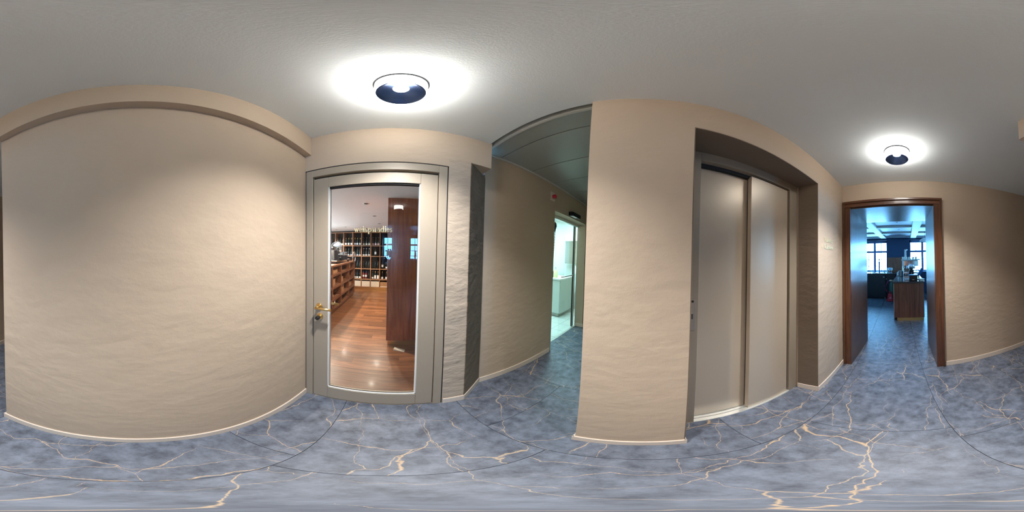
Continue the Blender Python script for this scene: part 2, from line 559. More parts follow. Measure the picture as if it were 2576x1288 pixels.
REG = [(-3.3, 1.2, -7.6, 1.10), (1.2, 3.6, -7.6, -2.1), (0.36, 5.1, 1.10, 1.45), (1.2, 5.1, 0.13, 1.10), (-4.1, -3.3, -7.6, -2.77)]
TG = 0.0016
for k in range(-6, 8):
    off = OFFS.get(k, (k * 0.41) % 1.0)
    for j in range(-9, 4):
        a = ORG + WX * (k * TW) + LX * (off + j * TL)
        ctr = a + WX * TW / 2 + LX * TL / 2
        sq = [a + WX * u + LX * v for u, v in ((TG, TG), (TW - TG, TG), (TW - TG, TL - TG), (TG, TL - TG))]
        sq = [(p.x, p.y) for p in sq]
        mb = MB()
        for (x0, x1, y0, y1) in REG:
            p = sq
            for ax, vl, ls in ((0, x0, False), (0, x1, True), (1, y0, False), (1, y1, True)):
                p = clip(p, ax, vl, ls)
                if len(p) < 3: break
            if len(p) >= 3:
                mb.prism([(q[0] - ctr.x, q[1] - ctr.y) for q in p], -0.012, 0.0)
        if mb.v:
            t = mb.build('tile', MAT['tile'], floor)
            t.location = (ctr.x, ctr.y, 0)

# ------------------------------------------------------------------ hall: walls, ceiling
WA = -0.662
wa = MB().prism([(WA, -0.765), (WA, 1.29), (-3.3, 1.29), (-3.3, -0.765)], 0, 2.6,
                top=[(WA, -0.70), (WA, 1.29), (-3.3, 1.29), (-3.3, -0.70)])
struct('wall_left', wa, 'plaster', 'long hand-plastered beige wall facing the lift')
struct('wall_corridor_end', bx_(-3.5, -3.3, -2.77, 1.3, 0, 2.6), 'plaster')
struct('trim_1', bx_(-0.75, -0.612, -0.705, 1.086, 2.325, C + 0.02), 'plaster', 'plastered beam along the top of the left wall')

wd = MB().box(-0.68, 0.53, 1.085, 1.285, 2.169, 2.6)
wd.box(0.50, 0.702, 1.0855, 1.285, 2.245, 2.6)
struct('wall_door', wd, 'plaster', 'plaster lintel above the glass shop door')
struct('wall_pier', MB().prism([(0.357, 1.0845), (0.524, 1.0845), (0.767, 1.286), (0.767, 1.45), (0.357, 1.45)], 0, 2.246), 'plaster_rough', 'narrow rough-plastered pier right of the shop door')

wc = MB().box(0.767, 1.85, 1.285, 1.465, 0, 2.62)
wc.box(1.85, 2.99, 1.285, 1.465, 2.15, 2.62)
wc.box(2.99, 5.2, 1.285, 1.465, 0, 2.62)
struct('wall_corridor', wc, 'plaster')
struct('wall_corridor_far', bx_(5.0, 5.2, 0.0, 1.3, 0, 2.62), 'plaster')

pl_ = MB().prism([(0.672, 0.285), (0.700, -0.178), (1.15, -0.178), (1.15, 0.13), (5.0, 0.13), (5.0, 0.285)], 0, 2.62)
pl_.prism([(0.700, -0.178), (0.767, -1.264), (1.15, -1.264), (1.15, -0.178)], 2.265, 2.62)
pl_.prism([(0.767, -1.264), (0.957, -1.222), (1.15, -1.222), (1.15, -1.94), (0.802, -1.94)], 0, 2.62)
struct('wall_right', pl_, 'plaster', 'plaster wall with the recessed lift and its pillar')
rv = MB().prism([(0.765, -1.2635), (0.9565, -1.2205), (0.9565, -1.2155), (0.765, -1.2585)], 0.0, 2.2650)
rv.prism([(0.7015, -0.179), (0.7665, -1.262), (1.10, -1.262), (1.10, -0.179)], 2.2590, 2.2655)
rv.prism([(0.7015, -0.179), (0.93, -0.179), (0.93, -0.183), (0.7015, -0.183)], 0.0, 2.2590)
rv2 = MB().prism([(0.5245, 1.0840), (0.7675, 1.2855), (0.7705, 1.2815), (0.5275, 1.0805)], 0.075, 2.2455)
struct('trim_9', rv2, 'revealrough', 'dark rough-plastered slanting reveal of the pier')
struct('trim_8', rv, 'revealpaint', 'dark brown painted lining of the lift recess')
struct('wall_shaft', bx_(1.10, 1.14, -1.3, -0.1, 0, 2.6), 'darkgap')

wb_ = MB().box(-3.5, -0.40, -2.77, -1.935, 0, 2.6)
wb_.box(0.765, 3.7, -2.77, -1.935, 0, 2.6)
wb_.box(-0.40, 0.765, -2.77, -1.935, 2.25, 2.6)
struct('wall_back', wb_, 'plaster', 'smooth plaster wall around the wooden bar doorway')

ce = MB().prism([(-3.5, -2.7), (1.2, -2.7), (1.2, 0.286), (0.688, 0.286), (0.688, 1.3), (-3.5, 1.3)], C, 2.68)
struct('ceiling', ce, 'ceiling', 'white plastered hall ceiling')

# skirting boards
BH, BT = 0.075, 0.012
def skirt(name, segs):
    mb = MB()
    for p, q, s in segs:
        mb.prism(strip(p, q, BT, BH, s), 0.0, BH)
    struct(name, mb, 'skirting', bevel=0.002)
skirt('baseboard_left', [((WA, -0.777), (WA, 1.085), -1), ((WA - .4, -0.764), (WA, -0.764), -1)])
skirt('baseboard_pier', [((0.362, 1.0845), (0.527, 1.0845), -1), ((0.524, 1.0845), (0.767, 1.286), -1)])
skirt('baseboard_corridor', [((0.775, 1.285), (1.85, 1.285), -1), ((2.99, 1.285), (5.0, 1.285), -1), ((2.99, 1.273), (2.99, 1.44), 1)])
skirt('baseboard_pillar', [((0.671, 0.297), (0.701, -0.19), -1), ((0.66, 0.285), (3.0, 0.285), 1), ((0.69, -0.178), (0.75, -0.178), -1)])
skirt('baseboard_right', [((0.766, -1.252), (0.802, -1.93), -1), ((0.757, -1.266), (0.957, -1.222), 1)])
skirt('baseboard_back', [((-3.3, -1.935), (-0.437, -1.935), 1)])

# corridor metal ceiling
cc = struct('ceiling_corridor', bx_(0.66, 5.1, 0.1, 1.5, 2.60, 2.68), 'darkgap', 'grey metal panel ceiling of the side corridor')
xs = [0.745, 0.925, 1.362, 1.797, 2.215, 2.65, 3.085, 3.52, 3.955, 4.39, 4.82]
for a, b in zip(xs[:-1], xs[1:]):
    part('ceiling_panel', bx_(a + .004, b - .004, 0.318, 1.262, 2.546, 2.566), 'panelmetal', cc, 0.0015)
tr = MB().box(0.722, 0.745, 0.30, 1.28, 2.526, 2.534).box(0.722, 0.726, 0.30, 1.28, 2.534, 2.60)
struct('trim_2', tr, 'trimwhite', 'white edge profile where the corridor ceiling begins')
struct('trim_3', bx_(0.745, 5.0, 1.262, 1.278, 2.530, 2.56), 'trimwhite')
struct('trim_4', bx_(0.745, 5.0, 0.295, 0.318, 2.530, 2.56), 'trimwhite')

# ------------------------------------------------------------------ glass shop door
DY = 1.083
d1 = thing('door_1', 'greige glazed shop door with brass lever in a flat frame', 'door', (0, DY, 0), kind='structure')
fr = MB().box(-0.655, -0.598, 0, 0.10, 0, 2.16).box(0.289, 0.349, 0, 0.10, 0, 2.16).box(-0.598, 0.289, 0, 0.10, 2.098, 2.16)
part('door_frame', fr, 'doorpaint', d1, 0.002)
part('gasket', bx_(-0.664, -0.655, 0.006, 0.05, 0, 2.172).box(0.349, 0.358, 0.006, 0.05, 0, 2.172).box(-0.664, 0.358, 0.006, 0.05, 2.16, 2.172)
     .box(-0.600, -0.590, 0.03, 0.09, 0, 2.10).box(0.28, 0.291, 0.03, 0.09, 0, 2.10).box(-0.60, 0.291, 0.04, 0.09, 2.07, 2.10).box(-0.60, 0.291, 0.03, 0.09, 0.0, 0.02), 'doordark', d1)
leaf = thing('leaf', None, None)
leaf.parent = d1
lf = MB().box(-0.594, -0.476, 0.010, 0.060, 0.014, 2.078).box(0.166, 0.284, 0.010, 0.060, 0.014, 2.078)
part('stile', MB().box(-0.594, -0.476, 0.010, 0.060, 0.014, 2.078), 'doorpaint', leaf, 0.0015)
part('stile', MB().box(0.166, 0.284, 0.010, 0.060, 0.014, 2.078), 'doorpaint', leaf, 0.0015)
part('rail', MB().box(-0.475, 0.165, 0.0105, 0.060, 1.993, 2.078), 'doorpaint', leaf, 0.0015)
part('rail', MB().box(-0.475, 0.165, 0.0105, 0.060, 0.014, 0.185), 'doorpaint', leaf, 0.0015)
part('glazing_bead', MB().box(-0.476, -0.468, 0.016, 0.055, 0.185, 1.993).box(0.158, 0.166, 0.016, 0.055, 0.185, 1.993).box(-0.476, 0.166, 0.016, 0.03, 0.185, 0.195), 'beading', leaf)
part('glazing_gasket', MB().box(-0.476, 0.166, 0.02, 0.05, 1.983, 1.993).box(-0.470, 0.160, 0.026, 0.034, 0.193, 0.198), 'doordark', leaf)
part('glass_pane', MB().add([(-0.47, 0.036, 0.19), (0.16, 0.036, 0.19), (0.16, 0.036, 1.99), (-0.47, 0.036, 1.99)], [(0, 1, 2, 3)]), 'glass', leaf)
# lever handle pairs, cylinder
for sd, zz in ((1, 1.068), (-1, 1.068)):
    y0 = 0.010 if sd == 1 else 0.060
    h = MB().lathe([(0.026, 0), (0.026, -0.008 * sd), (0.024, -0.010 * sd)], (-0.545, y0, zz), 24, axis='y')
    rose = part('handle_rose', h, 'brass', leaf)
    lv = MB().tube([(-0.545, y0 - 0.006 * sd, zz), (-0.545, y0 - 0.052 * sd, zz)], 0.0095, 12)
    lv.tube([(-0.556, y0 - 0.052 * sd, zz), (-0.425, y0 - 0.052 * sd, zz)], 0.0095, 14)
    part('lever', lv, 'brass', leaf)
cy = MB().lathe([(0.026, 0), (0.026, -0.008), (0.024, -0.010)], (-0.537, 0.010, 0.985), 24, axis='y')
part('lock_rose', cy, 'brass', leaf)
part('lock_cylinder', MB().lathe([(0.0155, 0), (0.0155, -0.022)], (-0.537, 0.003, 0.985), 16, axis='y'), 'brass', leaf)
part('lock_knob', MB().lathe([(0.015, 0), (0.0165, -0.004), (0.0165, -0.026), (0.014, -0.029)], (-0.537, -0.018, 0.985), 16, axis='y'), 'black', leaf)
tw = text_width('weinparadies')
hx = 0.265 / tw
ls, _ = lettering('weinparadies', hx, lambda u, v, n: (-0.284 + u, 0.034 - n, 1.634 + v * 1.12))
for l in ls:
    part('letter', l, 'gold', leaf)

# ------------------------------------------------------------------ lift
LR = math.atan2(0.0436, 0.999)
lift = thing('door_2', 'champagne metal two-panel lift door in a deep plaster recess', 'lift', (0.930, -0.205, 0), 0, kind='structure')
lift.rotation_euler = (0, 0, LR)      # local: -Y runs along the door, +X goes into the shaft
fl = MB().box(0, 0.10, 0.03, -0.080, 0, 2.27)
part('jamb', fl, 'liftframe', lift, 0.0015)
part('jamb', bx_(0, 0.10, -0.905, -1.03, 0, 2.27), 'liftframe', lift, 0.0015)
part('head', bx_(0, 0.10, -0.081, -0.904, 2.19, 2.27), 'liftframe', lift, 0.0015)
part('head_track', bx_(0.045, 0.16, -0.08, -0.905, 2.165, 2.195), 'doordark', lift)
part('door_panel', bx_(0.075, 0.10, -0.06, -0.50, 0.012, 2.17), 'lift', lift, 0.001)
part('door_panel', bx_(0.016, 0.060, -0.475, -0.888, 0.012, 2.175), 'lift', lift, 0.001)
part('gap_seal', bx_(0.060, 0.075, -0.480, -0.500, 0.012, 2.17).box(0.045, 0.06, -0.888, -0.91, 0.012, 2.175), 'doordark', lift)
part('door_sill', bx_(-0.004, 0.034, -0.080, -0.905, 0.0, 0.010).box(0.040, 0.066, -0.08, -0.905, 0.0, 0.010).box(0.072, 0.11, -0.08, -0.905, 0.0, 0.010), 'alu', lift)
part('recess_floor_strip', bx_(-0.004, 0.10, 0.0, -0.080, 0.0, 0.003), 'liftframe', lift)
pn = part('call_panel', bx_(-0.006, 0, -0.004, -0.063, 1.055, 1.262), 'steel', lift, 0.001)
part('call_button', bx_(-0.011, -0.006, -0.015, -0.047, 1.135, 1.172), 'chrome', pn, 0.001)
part('name_strip', bx_(-0.007, -0.006, -0.006, -0.050, 1.243, 1.256), 'black', pn)
part('key_hole', MB().lathe([(0.0035, 0), (0.0035, 0.0012)], (-0.0072, -0.030, 1.228), 12, axis='x'), 'alu', pn)
part('screw', MB().lathe([(0.002, 0), (0.002, 0.001)], (-0.007, -0.031, 1.078), 8, axis='x'), 'black', pn)
# little sensor bracket hanging in the upper corner of the recess
sb = thing('sensor_bracket', 'slim brown metal bracket in the upper corner of the lift recess', 'bracket', (0.905, -0.197, 2.17))
part('plate', bx_(-0.010, 0.010, -0.016, 0.016, 0.0, 0.125), 'liftframe', sb, 0.001)
part('hook', bx_(-0.022, 0.010, -0.010, 0.016, -0.014, 0.0), 'darkgap', sb, 0.001)

# wall lettering beside the lift
lt0 = Vector((0.7725, -1.385))
ldir = Vector((0.0516, -0.9987))
lnor = Vector((-0.9987, -0.0516))
def wl(z):
    return lambda u, v, n: (lt0.x + ldir.x * u + lnor.x * n, lt0.y + ldir.y * u + lnor.y * n, z + v)
sg = thing('wall_lettering', 'small gold raised lettering on plaster beside the lift', 'sign')
for txt, z, st in (('Toilettes', 1.695, 0.0), ('Toiletten', 1.625, 0.0), ('<', 1.625, -0.055)):
    f0 = wl(z)
    ls, _ = lettering(txt, 0.029, (lambda f, s: (lambda u, v, n: f(u + s, v, n)))(f0, st), 0.003)
    for l in ls:
        part('letter', l, 'gold', sg)

# ------------------------------------------------------------------ wooden bar doorway
d3 = thing('door_3', 'dark wooden doorway lining leading through to the blue bar', 'doorway', (0, -1.935, 0), kind='structure')
part('casing', bx_(0.690, 0.786, -0.02, 0.020, 0, 2.195).box(0.762, 0.786, 0.02, 0.036, 0, 2.27), 'oak', d3, 0.003)
part('casing', bx_(-0.425, -0.328, -0.02, 0.020, 0, 2.195).box(-0.425, -0.401, 0.02, 0.036, 0, 2.27), 'oak', d3, 0.003)
part('casing', bx_(-0.401, 0.762, -0.02, 0.020, 2.196, 2.268).box(-0.43, 0.79, 0.018, 0.042, 2.245, 2.272), 'oakx', d3, 0.003)
part('side_panel', bx_(0.690, 0.765, -0.02, -0.835, 0, 2.196), 'tunnel', d3)
part('side_panel', bx_(-0.40, -0.328, -0.02, -0.835, 0, 2.196), 'tunnel', d3)
part('head_panel', bx_(-0.328, 0.690, -0.02, -0.835, 2.18, 2.25), 'tunnel', d3)

# ------------------------------------------------------------------ ceiling lamps of the hall
def hall_lamp(label, x, y, power):
    t = thing('ceiling_lamp', label, 'lamp', (x, y, C), 0, 'round glass ceiling lamps of the hall')
    part('mounting_ring', MB().lathe([(0.050, -0.001), (0.105, -0.001), (0.105, -0.008), (0.100, -0.010), (0.086, -0.010)], n=48), 'black', t)
    part('glass_ring', MB().lathe([(0.088, -0.010), (0.100, -0.010), (0.100, -0.094), (0.096, -0.096), (0.092, -0.096), (0.088, -0.09), (0.088, -0.010)], n=48, closed=False), 'lampglass', t)
    part('reflector', MB().lathe([(0.030, -0.038), (0.060, -0.056), (0.080, -0.078), (0.093, -0.0985), (0.095, -0.0985), (0.082, -0.074), (0.060, -0.050), (0.030, -0.034)], n=48, closed=False), 'bluechrome', t)
    part('light_chip', MB().lathe([(0.0, -0.040), (0.031, -0.040), (0.031, -0.030), (0, -0.030)], n=32), 'lampchip', t)
    ld = bpy.data.lights.new('lamp_light', 'SPOT')
    ld.energy = power
    ld.spot_size = R(118)
    ld.spot_blend = 1.0
    ld.shadow_soft_size = 0.035
    ld.color = (1.0, 0.975, 0.94)
    l = bpy.data.objects.new('lamp_light', ld)
    COL.objects.link(l)
    l.parent = t
    l.location = (0, 0, -0.100)
    return t

MAT['lampglass'] = plain('glowing_lamp_glass', (0.95, 0.95, 0.92), 0.3, em=22, emc=(1, 0.96, 0.90), var=0)
MAT['lampchip'] = plain('glowing_lamp_chip', (1, 1, 1), 0.3, em=14, emc=(1, 0.98, 0.95), var=0)
hall_lamp('round glass ceiling lamp in front of the glass shop door', 0.006, 0.635, 118)
hall_lamp('round glass ceiling lamp in front of the wooden bar doorway', 0.065, -1.30, 135)

# ------------------------------------------------------------------ corridor fittings
st = thing('alarm_beacon', 'red alarm beacon on a square white plate above the corridor doorway', 'alarm', (1.815, 1.285, 2.345))
part('plate', bx_(-0.05, 0.05, -0.012, 0, -0.065, 0.065), 'skirting', st, 0.003)
part('lens', MB().lathe([(0.030, -0.012), (0.030, -0.045), (0.018, -0.055), (0, -0.055)], (0.01, 0, 0.0), 16, axis='y'), 'red', st)
dv = thing('motion_sensor', 'black bar-shaped motion sensor above the sliding glass door', 'sensor', (2.45, 1.285, 2.20))
part('housing', MB().prism([(-0.17, 0), (-0.17, -0.055), (-0.13, -0.075), (0.13, -0.075), (0.17, -0.055), (0.17, 0)], -0.035, 0.035), 'black', dv, 0.004)
part('lens', bx_(-0.14, 0.02, -0.07, -0.02, -0.038, -0.034), 'white', dv)

# ------------------------------------------------------------------ washroom behind the sliding glass door
struct('wall_washroom', MB().box(4.05, 4.2, 1.465, 3.3, 0, 2.6).box(1.4, 4.2, 3.2, 3.35, 0, 2.6).box(1.35, 1.5, 1.465, 3.3, 0, 2.6), 'wcwhite', 'white washroom walls')
struct('ceiling_washroom', bx_(1.35, 4.2, 1.465, 3.35, 2.55, 2.65), 'wcwhite')
fw = struct('floor_washroom', bx_(1.4, 4.2, 1.45, 3.3, -0.1, -0.008), 'panelmetal', 'pale square floor tiles of the washroom')
tme = bx_(-0.1475, 0.1475, -0.1475, 0.1475, -0.008, 0.001).mesh('tile', MAT['wcfloor'])
for i in range(9):
    for j in range(6):
        link('tile', tme, fw, (1.56 + i * 0.30, 1.60 + j * 0.30, 0))
struct('trim_5', MB().box(1.85, 2.99, 1.44, 1.47, 0.0, 0.006).box(1.85, 2.99, 1.43, 1.475, 2.10, 2.15).box(1.852, 1.875, 1.43, 1.475, 0, 2.1), 'alu', 'aluminium threshold and track of the sliding door')
wtm = bx_(-0.004, 0.0, -0.148, 0.148, -0.148, 0.148).mesh('wall_tile', MAT['wcwhite'])
wwall = bpy.data.objects['wall_washroom']
for j in range(5):
    for k in range(7):
        link('wall_tile', wtm, wwall, (4.048, 1.63 + j * 0.30, 0.15 + k * 0.30))
gd = thing('sliding_door', 'frameless sliding glass door with a horizontal bar handle', 'door', (0, 1.495, 0))
part('glass_pane', MB().add([(2.40, 0, 0.02), (2.92, 0, 0.02), (2.92, 0, 2.12), (2.40, 0, 2.12)], [(0, 1, 2, 3)]), 'wcpane' if 'wcpane' in MAT else 'glass', gd)
part('edge_profile', bx_(2.905, 2.945, -0.015, 0.015, 0.015, 2.12), 'alu', gd, 0.002)
part('rubber_seal', bx_(2.945, 2.962, -0.012, 0.012, 0.015, 2.12).box(2.895, 2.905, -0.012, 0.012, 0.015, 2.12), 'black', gd)
part('bar_handle', MB().tube([(2.42, -0.03, 1.13), (2.88, -0.03, 1.13)], 0.010, 10).tube([(2.46, -0.03, 1.13), (2.46, 0, 1.13)], 0.007).tube([(2.84, -0.03, 1.13), (2.84, 0, 1.13)], 0.007), 'steel', gd)
cb = thing('washstand_cabinet', 'pale washstand cabinet with white top in the washroom', 'cabinet', (3.22, 2.42, 0))
part('plinth', bx_(0.03, 0.55, -0.40, 0.4, 0, 0.10), 'panelmetal', cb)
part('body', bx_(0.0, 0.57, -0.45, 0.45, 0.10, 0.93), 'cabinet', cb, 0.003)
dr = part('cabinet_door', bx_(-0.018, 0, -0.445, -0.005, 0.11, 0.92), 'cabinet', cb, 0.003)
dr2 = part('cabinet_door', bx_(-0.018, 0, 0.005, 0.445, 0.11, 0.92), 'cabinet', cb, 0.003)
for d_, yk in ((dr, -0.05), (dr2, 0.05)):
    part('handle', MB().tube([(-0.04, yk, 0.62), (-0.04, yk, 0.80)], 0.006, 8).tube([(-0.04, yk, 0.64), (-0.018, yk, 0.64)], 0.005, 6).tube([(-0.04, yk, 0.78), (-0.018, yk, 0.78)], 0.005, 6), 'steel', d_)
part('worktop', bx_(-0.03, 0.6, -0.47, 0.46, 0.93, 0.97), 'white', cb, 0.004)
sp = thing('soap_bottle', 'yellow soap bottle standing on the washstand', 'bottle', (3.32, 2.18, 0.97))
part('body', MB().lathe([(0.0, 0), (0.05, 0.0), (0.055, 0.02), (0.055, 0.15), (0.02, 0.19), (0.016, 0.20)], n=16), 'yellow', sp)
part('pump', MB().lathe([(0.012, 0.20), (0.012, 0.24)], n=10).box(-0.05, 0.012, -0.01, 0.01, 0.24, 0.255), 'white', sp)
uc = thing('mirror_cabinet', 'mirror-fronted cabinet hanging on the washroom wall', 'cabinet', (4.043, 1.98, 1.30))
part('body', bx_(-0.16, 0, -0.28, 0.28, 0, 0.62), 'cabinet', uc, 0.003)
part('mirror', bx_(-0.165, -0.16, -0.275, 0.275, 0.005, 0.615), 'chrome', uc)
td = thing('towel_dispenser', 'white paper towel dispenser on the washroom wall', 'dispenser', (4.043, 1.86, 1.02))
part('housing', bx_(-0.12, 0, -0.14, 0.14, 0, 0.24), 'white', td, 0.01)
part('window', bx_(-0.124, -0.12, -0.03, 0.03, 0.08, 0.14), 'black', td)
pc = thing('pull_cord', 'black pull cord with a rubber grip hanging in the washroom doorway', 'cord', (2.27, 1.53, 0))
part('hook', MB().lathe([(0.0, 2.08), (0.022, 2.05), (0.028, 2.0), (0.014, 1.95), (0.006, 1.90)], n=12), 'black', pc)
cr_ = MB()
for i in range(24):
    z = 1.90 - i * 0.027
    cr_.lathe([(0.0, z), (0.0065, z - 0.006), (0.0065, z - 0.017), (0.0, z - 0.023)], (-0.0016 * i, 0, 0), 8)
part('bead_chain', cr_, 'black', pc)
part('grip', MB().lathe([(0.006, 1.26), (0.020, 1.24), (0.020, 1.15), (0.010, 1.13)], (-0.04, 0, 0), 12), 'blue', pc)
wl_ = thing('washroom_light', 'square ceiling light panel of the washroom', 'lamp', (3.0, 2.1, 2.55))
part('frame', bx_(-0.31, 0.31, -0.31, 0.31, -0.03, 0.0), 'alu', wl_)
MAT['wclight'] = plain('washroom_light_diffuser', (1, 1, 1), 0.5, em=40, emc=(0.52, 0.95, 1.0), var=0)
part('diffuser', bx_(-0.29, 0.29, -0.29, 0.29, -0.034, -0.03), 'wclight', wl_)

# ------------------------------------------------------------------ wine shop: shell
SC = 2.285
struct('wall_shop', MB().box(-3.5, -3.3, 1.29, 1.9, 0, 2.6).box(-3.5, -3.3, 5.0, 6.7, 0, 2.6).box(-3.5, -3.3, 1.9, 5.0, 0, 0.70).box(-3.5, -3.3, 1.9, 5.0, 2.20, 2.6).box(-3.5, 1.9, 6.42, 6.6, 0, 2.6).box(1.7, 1.9, 1.29, 6.6, 0, 2.6).box(0.36, 1.35, 1.455, 1.5, 0, 2.6), 'plaster')
struct('ceiling_shop', bx_(-3.5, 1.9, 1.286, 6.6, SC, SC + 0.1), 'shopceil', 'white wine shop ceiling with small spotlights')
fs_ = struct('floor_shop', bx_(-3.4, 1.8, 1.16, 6.5, -0.1, -0.010), 'grout', 'warm walnut plank floor of the wine shop')
random.seed(3)
PWID = 0.122
LENS = (0.55, 0.85, 1.15, 1.5)
pm = {}
for l in LENS:
    pm[l] = bx_(-l / 2 + .0006, l / 2 - .0006, -PWID / 2 + .0006, PWID / 2 - .0006, -0.010, 0.001).mesh('plank', MAT['parquet'])
yy = 1.17 + PWID / 2
while yy < 6.3:
    x = -3.3 + random.uniform(-0.6, 0)
    # rows start further in where the wall block stands
    xe = 1.7
    if yy < 1.30: x, xe = -0.9, 0.36
    while x < xe:
        l = random.choice(LENS)
        if x + l > -2.9:
            ll = min(l, xe - x)
            p_ = link('plank', pm[l], fs_, (x + ll / 2, yy, 0))
            p_.scale.x = ll / l
        x += l
    yy += PWID
struct('trim_6', bx_(-0.655, 0.35, 1.095, 1.17, -0.01, 0.003), 'doorpaint', 'greige threshold under the shop door')

sw = thing('window_9', 'added unseen daylight window with warm-filtering panes in the wine shop side wall', None, (-3.40, 3.45, 0), kind='structure')  # unseen window, added to bring daylight to the shop ceiling and hall floor
part('window_frame', bx_(-0.03, 0.03, -1.55, -1.49, 0.70, 2.20).box(-0.03, 0.03, 1.49, 1.55, 0.70, 2.20).box(-0.03, 0.03, -1.49, 1.49, 0.70, 0.76).box(-0.03, 0.03, -1.49, 1.49, 2.14, 2.20).box(-0.03, 0.03, -0.03, 0.03, 0.76, 2.14), 'doorpaint', sw, 0.004)
for a, b in ((-1.49, -0.03), (0.03, 1.49)):
    part('pane', MB().add([(0, a, 0.76), (0, b, 0.76), (0, b, 2.14), (0, a, 2.14)], [(0, 1, 2, 3)]), 'filterglass', sw)
def portal(loc, rot, sx, sy):
    pd = bpy.data.lights.new('daylight_portal', 'AREA')
    pd.shape = 'RECTANGLE'
    pd.size, pd.size_y = sx, sy
    pd.cycles.is_portal = True
    po = bpy.data.objects.new('daylight_portal', pd)
    COL.objects.link(po)
    po.location = loc
    po.rotation_euler = rot
portal((-3.51, 3.45, 1.45), (0, R(-90), 0), 1.5, 3.1)      # faces +X, into the shop

# wood-clad column with brass plinth
cp = thing('wood_panel_column', 'tall walnut-clad cabinet end with brass plinth inside the wine shop', 'panel', (0.45, 2.30, 0))
part('cladding', bx_(-0.555, 0.55, 0, 0.62, 0.098, SC), 'column', cp, 0.002)
part('plinth', bx_(-0.530, 0.53, 0.025, 0.60, 0, 0.098), 'brass', cp)
dw = thing('door_wedge', 'pale wooden wedge lying on the shop floor by the brass plinth', 'wedge', (0.085, 2.165, 0.001), R(-18))
part('body', MB().add([(-0.075, -0.03, 0), (0.075, -0.03, 0), (0.075, 0.03, 0), (-0.075, 0.03, 0), (-0.075, -0.03, 0.030), (-0.075, 0.03, 0.030), (0.075, -0.03, 0.004), (0.075, 0.03, 0.004)],
                      [(0, 1, 2, 3), (0, 1, 6, 4), (2, 3, 5, 7), (3, 0, 4, 5), (1, 2, 7, 6), (4, 6, 7, 5)]), 'box', dw)

# recessed spots
def downlight(x, y, z, label, group, power=0, colr=(1, .86, .68), tilt=None):
    t = thing('downlight', label, 'lamp', (x, y, z), 0, group)
    part('ring', MB().lathe([(0.034, 0.0), (0.052, 0.0), (0.052, -0.004), (0.034, -0.002)], n=24, closed=False), 'beading', t)
    part('cup', MB().lathe([(0.034, -0.002), (0.026, 0.008), (0.0, 0.008)], n=20), 'black', t)
    if power:
        ld = bpy.data.lights.new('spot_light', 'SPOT')
        ld.energy = power
        ld.spot_size = R(130)
        ld.spot_blend = 0.6
        ld.shadow_soft_size = 0.02
        ld.color = colr
        l = bpy.data.objects.new('spot_light', ld)
        COL.objects.link(l)
        l.parent = t
        l.location = (0, 0, -0.012)
        if tilt: l.rotation_euler = tilt
    return t
G = 'recessed ceiling spots of the wine shop'
downlight(-0.47, 2.575, SC, 'recessed spot nearest the glass door in the shop ceiling', G, 52)
downlight(-0.46, 3.55, SC, 'second recessed spot from the glass door in the shop ceiling', G, 52)
downlight(-0.46, 4.55, SC, 'third recessed spot from the glass door in the shop ceiling', G, 85)
downlight(-1.58, 5.03, SC, 'recessed spot above the far end of the slicer counter', G, 110)
downlight(-2.09, 5.55, SC, 'recessed spot near the left end of the bottle shelves', G, 85)
downlight(-1.80, 3.50, SC, 'recessed spot above the near end of the slicer counter', G, 300)

# ------------------------------------------------------------------ wine shelf
sh = thing('wine_shelf', 'wall-high oiled wood shelf with square compartments of wine bottles', 'shelf', (0, 6.05, 0))
UX = [-2.99, -2.65, -2.312, -1.972, -1.604, -1.26, -0.903, -0.557, -0.205, 0.15]
SZ = [0.132, 0.42, 0.823, 1.304, 1.700, 2.22]
part('back_panel', bx_(UX[0], UX[-1], 0.33, 0.36, 0.13, 2.23), 'shopblack', sh)
for x in UX:
    part('upright', bx_(x - 0.012, x + 0.012, 0, 0.33, 0.12, 2.232), 'shelfwoodz', sh, 0.001)
for z in SZ:
    for a, b in zip(UX[:-1], UX[1:]):
        part('shelf_board', bx_(a + 0.012, b - 0.012, 0.003, 0.33, z - 0.012, z + 0.012), 'shelfwood', sh, 0.001)
part('plinth', bx_(UX[0], UX[-1], 0.03, 0.3, 0, 0.12), 'brass', sh)

def bottle_proto(kind):
    """meshes of one bottle kind: glass, label, capsule"""
    if kind == 'bordeaux':
        g = [(0, 0), (0.036, 0.0), (0.038, 0.006), (0.038, 0.195), (0.030, 0.222), (0.0155, 0.240), (0.0145, 0.30), (0.0, 0.30)]
    elif kind == 'burgundy':
        g = [(0, 0), (0.037, 0.0), (0.039, 0.006), (0.039, 0.150), (0.029, 0.205), (0.017, 0.245), (0.0145, 0.295), (0.0, 0.295)]
    else:
        g = [(0, 0), (0.037, 0.0), (0.040, 0.006), (0.040, 0.150), (0.032, 0.205), (0.019, 0.25), (0.0155, 0.31), (0.0, 0.31)]
    return g
BOT = {}
def bottle_mesh(kind, gm):
    key = (kind, gm)
    if key not in BOT:
        BOT[key] = MB().lathe(bottle_proto(kind), n=14).mesh('glass_body', MAT[gm])
    return BOT[key]
def label_mesh(kind, lm, z0, z1):
    key = ('l', kind, lm, z0, z1)
    if key not in BOT:
        r = max(p[0] for p in bottle_proto(kind)) + 0.0008
        mb = MB()
        vs = []
        n = 8
        for z in (z0, z1):
            for i in range(n + 1):
                a = R(-170 + 160 * i / n)
                vs.append((r * math.cos(a), r * math.sin(a), z))
        mb.add(vs, [(i, i + 1, n + 2 + i, n + 1 + i) for i in range(n)], True)
        BOT[key] = mb.mesh('paper_label', MAT[lm])
    return BOT[key]
